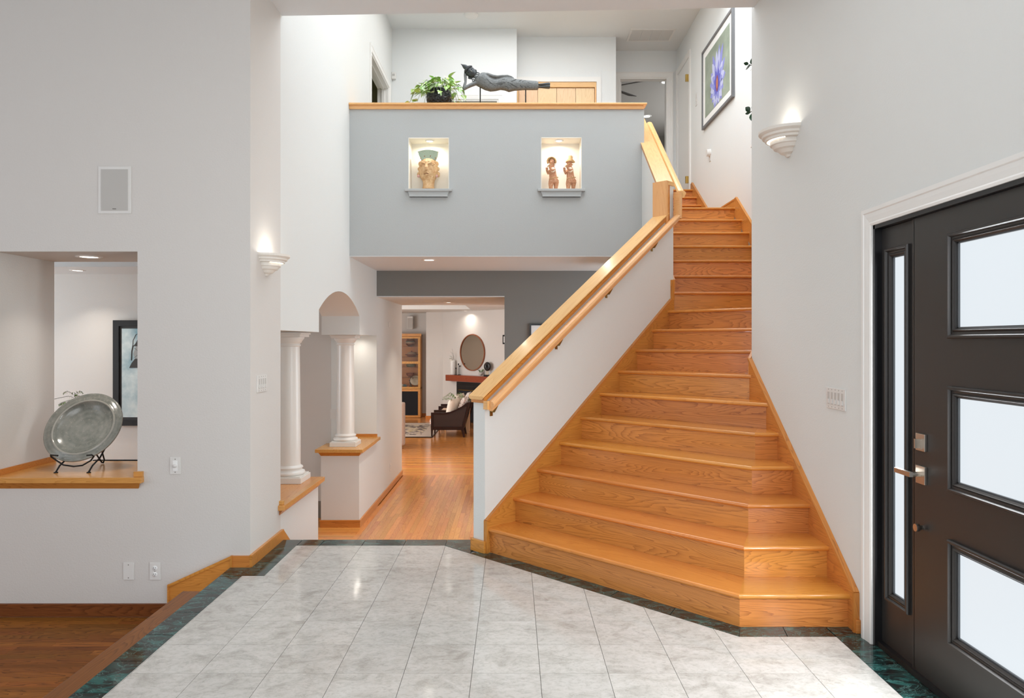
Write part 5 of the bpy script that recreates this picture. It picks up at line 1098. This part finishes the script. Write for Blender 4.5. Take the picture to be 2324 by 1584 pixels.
for i, (a, b_, m) in enumerate((([(.001, 0), (.05, 0), (.06, .012)], 0, 'glaze_green'), ([(.06, .012), (.10, .04), (.125, .075)], 0, 'clay_red'), ([(.125, .075), (.13, .09), (.128, .11)], 0, 'glaze_band'), ([(.128, .11), (.115, .14)], 0, 'glaze_green'), ([(.115, .14), (.09, .18)], 0, 'clay_red'), ([(.09, .18), (.062, .215), (.058, .24), (.07, .26), (.05, .26)], 0, 'glaze_band'))):
    MB().lathe([(r * 1.0, z * 1.1) for r, z in a], (ix(195), YI, zb), 24).build('glaze_band', m, va)
ca = empty('lidded_casserole', (ix(220), YI, cz(530)), label='red brown lidded casserole dish on the second cabinet shelf', cat='dish')
zb = cz(530) + .005; MB().lathe([(.001, 0), (.11, 0), (.15, .06), (.15, .075), (.13, .075)], (ix(220), YI, zb), 24).build('dish', 'clay_red', ca); MB().lathe([(.14, .075), (.12, .11), (.05, .13), (.001, .133)], (ix(220), YI, zb), 24).build('lid', 'glaze_band', ca)
MB().lathe([(.012, .13), (.03, .16), (.001, .165)], (ix(220), YI, zb), 12).build('lid_knob', 'clay_red', ca)
for sx_ in (-1, 1): MB().ball((ix(220) + sx_ * .16, YI, zb + .06), .03, .02, .012).build('handle', 'clay_red', ca)
MB().lathe([(.001, 0), (.10, 0), (.125, .03), (.128, .09), (.115, .09), (.001, .05)], (ix(207), YI, cz(705) + .005), 24).build('green_bowl', 'glaze_green', label='dark green bowl on the third cabinet shelf', cat='bowl')
MB().lathe([(.001, 0), (.05, 0), (.055, .02), (.10, .05), (.118, .12), (.108, .12), (.001, .06)], (ix(197), YI, cz(883) + .005), 24).build('red_bowl', 'clay_red', label='brown footed bowl on the lowest glass shelf', cat='bowl')
br = MB(); zb = cz(1050); bx_ = ix(207); br.lathe([(.05, 0), (.04, .03), (.015, .05)], (bx_, YI, zb), 12); br.tube([(bx_, YI, zb + .04), (bx_ - .01, YI, zb + .12), (bx_ + .005, YI, zb + .2), (bx_, YI, zb + .25)], [.02, .03, .035, .02], 10); br.ball((bx_, YI, zb + .27), .025); br.tube([(bx_, YI, zb + .2), (bx_ + .06, YI, zb + .24), (bx_ + .05, YI, zb + .28)], .012, 8); br.tube([(bx_, YI, zb + .2), (bx_ - .06, YI, zb + .18)], .012, 8)
link('bronze_figurine', fuse(br, .007, 2), 'bronze', label='small dark bronze figurine at the bottom of the cabinet', cat='figurine')
MB().lathe([(.001, 0), (.02, 0), (.035, .03), (.15, .12), (.145, .128), (.001, .05)], (0, 0, 0), 24).build('leaning_dish', 'white_china', matrix=frame((ix(290), YI + .06, zb + .135), (1, 0, 0), (0, .5, 1)), label='pale plate leaning at the bottom of the cabinet', cat='plate')
MB().lathe([(.001, 0), (.05, 0), (.065, .04), (.05, .075), (.001, .08)], (ix(100), YI, zb), 20).build('blue_jar', 'glaze_blue', label='small blue glazed jar at the bottom of the cabinet', cat='jar')
MB().lathe([(.001, 0), (.05, 0), (.06, .06), (.04, .09), (.001, .095)], (ix(52), YI - .07, zb), 20).build('white_jar', 'white_china', label='small white jar at the bottom left of the cabinet', cat='jar')
a, b_ = px(925, 747, 20.45), px(937.5, 718, 20.45)
ws = empty('wall_speaker', (a.x, 20.5, a.z), label='white box speaker mounted above the display cabinet', cat='speaker')
box('speaker_body', 'plate_white', a.x, b_.x, 20.38, 20.52, a.z, b_.z, ws, bevel=.01); box('speaker_mesh', 'grille_grey', a.x + .008, b_.x - .008, 20.372, 20.38, a.z + .01, b_.z - .05, ws); box('speaker_bracket', 'plate_white', a.x + .05, b_.x - .05, 20.52, 20.598, b_.z - .12, b_.z - .06, ws)
# fireplace wall (45 degrees): local frame, x along the wall to the right, y up, z towards the room
FN = Vector((-1, -1, 0)).normalized(); FU = Vector((1, -1, 0)).normalized(); WC = 18.01
def fw(u, off=0.0):
    K = WC - off * S2; y = K / (1 + (u - CX) / F); return Vector(((u - CX) * y / F, y, 0))
def fz(v, p): return CZ - (v - HZ) * p.y / F
mt = fw(1011, .2); ml = Vector((mt.x, mt.y, 0)) - FN * .2
mantel = empty('mantel', (ml.x, ml.y, .44), label='reddish brown wooden mantel shelf over the fireplace', cat='mantel')
board('mantel_shelf', 'cherry', (ml.x, ml.y, .61), FU, FN, [(0, 0), (3.0, 0), (3.0, .2), (0, .2)], 0, .16, mantel, bevel=.003)
fp_ = fw(1037.5, .02); fb = Vector((fp_.x, fp_.y, ZH))
fpl = empty('fireplace', fb, label='black fireplace surround below the wooden mantel', cat='fireplace')
k_ = fz(866, fp_) - ZH
MB().box(0, 1.6, 0, k_, 0, .04).build('surround', 'frame_black', fpl, matrix=frame(fb - FN * .02, FU, (0, 0, 1)))
MB().box(0.1, 1.5, .05, k_ - .2, .04, .05).build('firebox', 'speaker_cloth', fpl, matrix=frame(fb - FN * .02, FU, (0, 0, 1)))
MB().box(.09, 1.51, k_ - .22, k_ - .20, .045, .06).build('brass_strip', 'brass', fpl, matrix=frame(fb - FN * .02, FU, (0, 0, 1)))
MB().box(0, 1.6, k_ - .105, k_ - .095, .04, .046).build('surround_groove', 'slot_dark', fpl, matrix=frame(fb - FN * .02, FU, (0, 0, 1)))
mc = fw(1073, .0); mz = fz(800, mc)
mr = empty('round_mirror', (mc.x, mc.y, mz - .48), label='round wood framed mirror above the mantel', cat='mirror')
mm = frame((mc.x, mc.y, mz), FU, (0, 0, 1))
MB().lathe([(.455, .006), (.457, .034), (.48, .034), (.483, .001)], (0, 0, 0), 56, smooth=False).build('mirror_frame', 'mirror_wood', mr, matrix=mm)
plain('mirror_glass', (205, 200, 190), .02, 1); MB().lathe([(.456, .002), (.456, .016), (.001, .0165)], (0, 0, 0), 56, smooth=False).build('mirror_pane', 'mirror_glass', mr, matrix=mm)
def on_mantel(u, off=.1): p = fw(u, off); return Vector((p.x, p.y, .6105))
p = on_mantel(1027.5)
wv = empty('white_vase', p, label='tall white vase with bare green sprigs on the mantel', cat='vase')
mottled('vase_white', (214, 212, 206), (226, 224, 220), None, 40, .3, 0, .3)
MB().lathe([(.001, 0), (.066, 0), (.07, .02), (.07, .35), (.06, .385), (.045, .39), (.05, .38), (.001, .3)], p, 24).build('vase', 'vase_white', wv)
for pts in ([(0, 0, .36), (.02, 0, .46), (-.02, 0, .56), (-.09, 0, .62)], [(.02, 0, .38), (.03, 0, .5), (.0, 0, .62), (-.03, 0, .70)], [(0, 0, .38), (-.06, 0, .45), (-.14, 0, .43)], [(.01, 0, .4), (-.05, 0, .49), (-.12, 0, .50)], [(.03, 0, .42), (.04, 0, .52), (-.02, 0, .6)]):
    frond([p + FU * a_ + Vector((0, 0, c_)) for a_, _, c_ in pts], 5, 'fern_leaf', 1.6, wv)
for u, h, lb in ((1034.7, .20, 'shortest black candlestick beside the white vase'), (1040.5, .31, 'tallest black candlestick, left of a pair on the mantel'), (1043.3, .255, 'middle black candlestick, right of a pair on the mantel')):
    p = on_mantel(u, .12 if u < 1042 else .04); e = empty('candlestick', p, label=lb, cat='candlestick', group='candlesticks on the mantel')
    MB().lathe([(.001, 0), (.04, 0), (.04, .008), (.008, .014), (.006, h - .05)], p, 14).build('stem', 'iron', e); MB().lathe([(.006, h - .05), (.018, h - .03), (.018, h), (.001, h - .005)], p, 14).build('cup', 'frame_black', e)
p = on_mantel(1091); gp = empty('grass_pot', p, label='small footed pot of green grass on the mantel', cat='plant')
MB().lathe([(.001, .02), (.035, .02), (.055, .05), (.055, .10), (.045, .10), (.001, .08)], p, 18).build('pot', 'grille_grey', gp)
for a_ in range(3): MB().tube([p + Vector((.035 * math.cos(a_ * 2.1), .035 * math.sin(a_ * 2.1), 0)), p + Vector((.03 * math.cos(a_ * 2.1), .03 * math.sin(a_ * 2.1), .035))], .008, 6).build('foot', 'grille_grey', gp)
GM = leaf_mesh(.13, .016, .25, .1, False, 3); rg = random.Random(2)
for k in range(26): a_ = rg.uniform(0, 2 * PI); place_leaf(GM, 'grass_leaf', gp, p + Vector((.02 * math.cos(a_), .02 * math.sin(a_), .09)), (math.cos(a_) * .55, math.sin(a_) * .55, 1), rg.uniform(-1, 1), rg.uniform(.75, 1.1), 'blade')
p = on_mantel(1106); ds = empty('disc_sculpture', p, label='black stone disc sculpture on a stand at the end of the mantel', cat='sculpture')
MB().box(-.09, .09, 0, .045, -.04, .04).build('sculpture_base', 'frame_black', ds, matrix=frame(p, FU, (0, 0, 1)))
for s in (-.025, .025): q0 = p + FU * s; MB().tube([q0 + Vector((0, 0, .045)), q0 + Vector((0, 0, .15))], .007, 8).build('rod', 'brass', ds)
MB().lathe([(.018, -.02), (.10, -.028), (.118, 0), (.10, .028), (.018, .02), (.018, -.02)], (0, 0, 0), 32).build('disc', 'frame_black', ds, matrix=frame(p + Vector((0, 0, .255)), FU, (0, 0, 1)))
pw = fw(1142.5); pq = empty('small_black_picture', (pw.x, pw.y, fz(781, pw)), label='small black picture frame at the right edge of the passage opening', cat='picture')
zz0, zz1 = fz(781, pw), fz(760, pw); MB().box(0, .4, 0, zz1 - zz0, 0, .03).build('picture_frame', 'frame_black', pq, matrix=frame((pw.x, pw.y, zz0), FU, (0, 0, 1))); MB().box(.04, .36, .04, zz1 - zz0 - .04, .03, .032).build('print', 'mat_white', pq, matrix=frame((pw.x, pw.y, zz0), FU, (0, 0, 1)))
# picture on the dark grey wall, half hidden by the stair cap
p = px(1202, 735, 9.389); hp = empty('hall_picture', (p.x + .25, 9.389, p.z - .6), label='black framed picture with white mat on the dark grey wall', cat='picture')
MB().box(p.x, p.x + .5, 9.36, 9.3885, p.z - .02, p.z).box(p.x, p.x + .5, 9.36, 9.3885, p.z - .62, p.z - .6).box(p.x, p.x + .02, 9.36, 9.3885, p.z - .6, p.z - .02).box(p.x + .48, p.x + .5, 9.36, 9.3885, p.z - .6, p.z - .02).build('picture_frame', 'frame_black', hp)
box('picture_mat', 'mat_white', p.x + .02, p.x + .48, 9.375, 9.386, p.z - .6, p.z - .02, hp); box('print', 'grille_grey', p.x + .12, p.x + .38, 9.373, 9.375, p.z - .48, p.z - .14, hp)
# rug and sofa
k = N('rug_weave'); v = k.coords((1, 1, 1)); n1 = k.noise(v, 5, 3, .6, 1.2); n2 = k.noise(v, 60, 2)
xyz = k.n('SeparateXYZ', {0: k.n('TexCoord').outputs['Object']}); inside = k.math('MULTIPLY', k.math('LESS_THAN', xyz.outputs[0], -2.05), k.math('LESS_THAN', k.math('ABSOLUTE', k.math('SUBTRACT', xyz.outputs[1], 17.4)), 1.0))
c = k.mix(k.math('MULTIPLY', inside, k.math('GREATER_THAN', n1, .52)), col4((186, 168, 152)), col4((58, 42, 40))); c = k.mix(k.math('MULTIPLY', inside, k.math('LESS_THAN', n1, .42)), c, col4((206, 186, 130))); c = k.mix(k.math('MULTIPLY', n2, .3), c, col4((150, 132, 122)))
k.p(Base_Color=c, Roughness=.9)
rg_ = empty('area_rug', (-2.9, 17.4, ZH), label='patterned beige and brown area rug under the armchair', cat='rug')
box('rug_field', 'rug_weave', -4.4, -1.78, 16.08, 18.8, ZH + .0005, ZH + .018, rg_); MB().box(-4.42, -1.76, 16.06, 16.08, ZH + .0005, ZH + .02).box(-1.78, -1.76, 16.08, 18.82, ZH + .0005, ZH + .02).box(-4.42, -1.78, 18.8, 18.82, ZH + .0005, ZH + .02).build('rug_binding', 'frame_black', rg_)
mottled('sofa_cloth', (172, 154, 142), (186, 168, 156), None, 60, .9, 0, .2); mottled('cream_cloth', (222, 208, 190), (232, 220, 204), None, 50, .9, 0, .15)
so = empty('sofa', (-2.6, 15, ZH), label='taupe sofa end just showing at the passage edge', cat='sofa')
box('sofa_back', 'sofa_cloth', -3.6, -2.115, 14.28, 14.46, ZH + .08, .30, so, bevel=.03); box('sofa_base', 'sofa_cloth', -3.6, -2.30, 14.47, 15.1, ZH + .08, -.22, so, bevel=.02)
box('sofa_arm', 'sofa_cloth', -2.46, -2.28, 14.47, 15.15, ZH + .08, .0, so, bevel=.03); box('seat_cushion', 'sofa_cloth', -3.58, -2.47, 14.5, 15.12, -.219, -.10, so, bevel=.03)
for x in (-3.5, -2.4):
    for y in (14.35, 15.0): box('leg', 'dark_chair_wood', x - .03, x + .03, y - .03, y + .03, ZH, ZH + .08, so)
# armchairs: local x towards the back, y depth, z up
k = N('dotted_cloth'); vv = k.coords((1, 1, 1), kind='Object'); vo = k.n('TexVoronoi', {'Vector': vv, 'Scale': 26, 'Randomness': .55}); dot = k.math('LESS_THAN', vo.outputs['Distance'], .30)
c = k.mix(dot, col4((226, 214, 204)), k.ramp(k.n('SeparateColor', {0: vo.outputs['Color']}).outputs[0], [(.0, (150, 40, 30)), (.35, (40, 40, 56)), (.6, (186, 80, 40)), (.85, (90, 50, 60))])); k.p(Base_Color=c, Roughness=.9)
cn = N('cane'); vv = cn.coords(); wv_ = cn.n('TexWave', {'Vector': vv, 'Scale': 40, 'Distortion': 0}, bands_direction='X').outputs[0]; wv2 = cn.n('TexWave', {'Vector': vv, 'Scale': 40, 'Distortion': 0}, bands_direction='Z').outputs[0]
cn.p(Base_Color=cn.mix(cn.math('MULTIPLY', wv_, wv2), col4((32, 16, 10)), col4((66, 38, 26))), Roughness=.35)
def pillow(w_, h_, t, name, mat, par, m, puff=.5):
    mb = MB(); n = 10; v = []; f = []
    for s in (1, -1):
        for i in range(n + 1):
            for j in range(n + 1):
                a_, b2 = -1 + 2 * i / n, -1 + 2 * j / n; e_ = max(0, (1 - a_ ** 4) * (1 - b2 ** 4)) ** puff; pin = 1 - .06 * (1 - abs(a_)) * abs(b2) - .06 * (1 - abs(b2)) * abs(a_)
                v.append((a_ * w_ / 2 * pin, b2 * h_ / 2 * pin, s * t / 2 * e_))
    q = (n + 1) ** 2
    for i in range(n):
        for j in range(n):
            k0 = i * (n + 1) + j; f.append((k0, k0 + n + 1, k0 + n + 2, k0 + 1)); f.append((q + k0, q + k0 + 1, q + k0 + n + 2, q + k0 + n + 1))
    me = mb.add(v, f, True).mesh(name); bm = bmesh.new(); bm.from_mesh(me); bmesh.ops.remove_doubles(bm, verts=bm.verts, dist=1e-5); bm.to_mesh(me); bm.free()
    return link(name, me, mat, par, matrix=m)
def armchair(label, ox, oy):
    e = empty('armchair', (ox, oy, ZH), label=label, cat='armchair', group='dark wood armchairs by the fireplace')
    prof = [(0, .545), (.12, .545), (.28, .54), (.42, .56), (.55, .61), (.68, .68), (.80, .765), (.86, .775)]; D = .66
    for y0, y1 in ((0, .045), (D - .045, D)):
        fr = MB(); low = [(.86, .775), (.80, .50), (.74, .30), (.70, .17)]
        fr.prism([(x, z) for x, z in prof] + [(.83, .72), (.66, .63), (.53, .565), (.41, .515), (.28, .495), (.05, .50), (.05, .545 - .545 + .17), (0, .17)], y0, y1, 'y')
        o = fr.build('arm_frame', 'dark_chair_wood', e, matrix=Matrix.Translation((ox, oy, ZH)))
        MB().prism([(.05, .50), (.28, .495), (.41, .515), (.53, .565), (.66, .63), (.80, .70), (.74, .45), (.66, .17), (.05, .17)], y0 + .012, y1 - .012, 'y').build('cane_panel', 'cane', e, matrix=Matrix.Translation((ox, oy, ZH)))
        MB().prism([(.83, .76), (.87, .775), (.80, .45), (.72, .17), (.66, .17), (.75, .46)], y0 - .001, y1 + .001, 'y').build('back_post', 'dark_chair_wood', e, matrix=Matrix.Translation((ox, oy, ZH)))
        MB().prism([(.0, .16), (.72, .16), (.72, .235), (.0, .235)], y0 - .002, y1 + .002, 'y').build('side_rail', 'dark_chair_wood', e, matrix=Matrix.Translation((ox, oy, ZH)))
        MB().prism([(-.003, .24), (.05, .24), (.032, 0), (.006, 0)], y0 - .004, y1 + .004, 'y').build('front_leg', 'dark_chair_wood', e, matrix=Matrix.Translation((ox, oy, ZH + .019)))
        MB().prism([(.655, .20), (.72, .20), (.74, .08), (.752, 0), (.715, 0), (.69, .09)], y0 - .004, y1 + .004, 'y').build('rear_leg', 'dark_chair_wood', e, matrix=Matrix.Translation((ox, oy, ZH)))
    T_ = Matrix.Translation((ox, oy, ZH))
    MB().box(.0, .05, .045, D - .045, .17, .25).build('front_rail', 'dark_chair_wood', e, matrix=T_); MB().prism([(.80, .76), (.86, .775), (.72, .17), (.66, .17)], .045, D - .045, 'y').build('backrest', 'cane', e, matrix=T_)
    MB().box(-.035, .66, .05, D - .05, .25, .40).build('seat_cushion', 'dotted_cloth', e, bevel=.03, matrix=T_)
    return e
for (lb, ox, oy, p1, p2) in (('nearer dark wood armchair with cane side panel', -1.795, 16.12, 'cream square pillow on the nearer armchair', 'dotted back cushion on the nearer armchair'), ('farther dark wood armchair beyond the side table', -1.79, 17.72, 'cream square pillow on the farther armchair', 'dotted back cushion on the farther armchair')):
    armchair(lb, ox, oy)
    o = pillow(.46, .50, .16, 'back_cushion', 'dotted_cloth', None, frame((ox + .66, oy + .33, ZH + .64), (0, 1, 0), (.45, 0, 1)), .35); tag(o, p2, 'cushion', 'dotted back cushions')
    o = pillow(.44, .44, .20, 'throw_pillow', 'cream_cloth', None, frame((ox + .47, oy + .26, ZH + .625), (.35, 1, 0), (.22, -.05, 1)), .45); tag(o, p1, 'pillow', 'cream throw pillows')
stb = empty('side_table', (-1.32, 17.17, ZH), label='pale wood block-legged side table between the armchairs', cat='table')
board('table_top', 'pale_wood', (-1.64, 16.92, -.09), (1, 0, 0), (0, 1, 0), [(0, 0), (.64, 0), (.64, .52), (0, .52)], -.06, 0, stb, bevel=.004)
for x in (-1.64, -1.07):
    for y in (16.92, 17.37): board('leg', 'pale_wood', (x, y, ZH), (0, 0, 1), (1, 0, 0), [(0, 0), (.47, 0), (.47, .07), (0, .07)], -.07, 0, stb)
fn = empty('potted_fern', (-1.34, 17.15, -.09), label='green fern on the side table behind the cream pillow', cat='plant')
MB().lathe([(.001, 0), (.05, 0), (.07, .1), (.06, .1), (.001, .08)], (-1.34, 17.15, -.0895), 18).build('pot', 'column_white', fn)
FL = leaf_mesh(.05, .016, .2, .1, False, 3)
for k in range(13):
    a_ = 2 * PI * k / 13 + .2; d = Vector((math.cos(a_), math.sin(a_), 0)); up_ = .16 + .14 * ((k * 7) % 5) / 4; r_ = .34 - .16 * ((k * 7) % 5) / 4; c0 = Vector((-1.34, 17.15, 0))
    frond([c0, c0 + d * r_ * .35 + Vector((0, 0, up_ * .8)), c0 + d * r_ * .75 + Vector((0, 0, up_)), c0 + d * r_ * 1.1 + Vector((0, 0, up_ * .8))], 11, 'fern_leaf', 1.1, fn, FL)
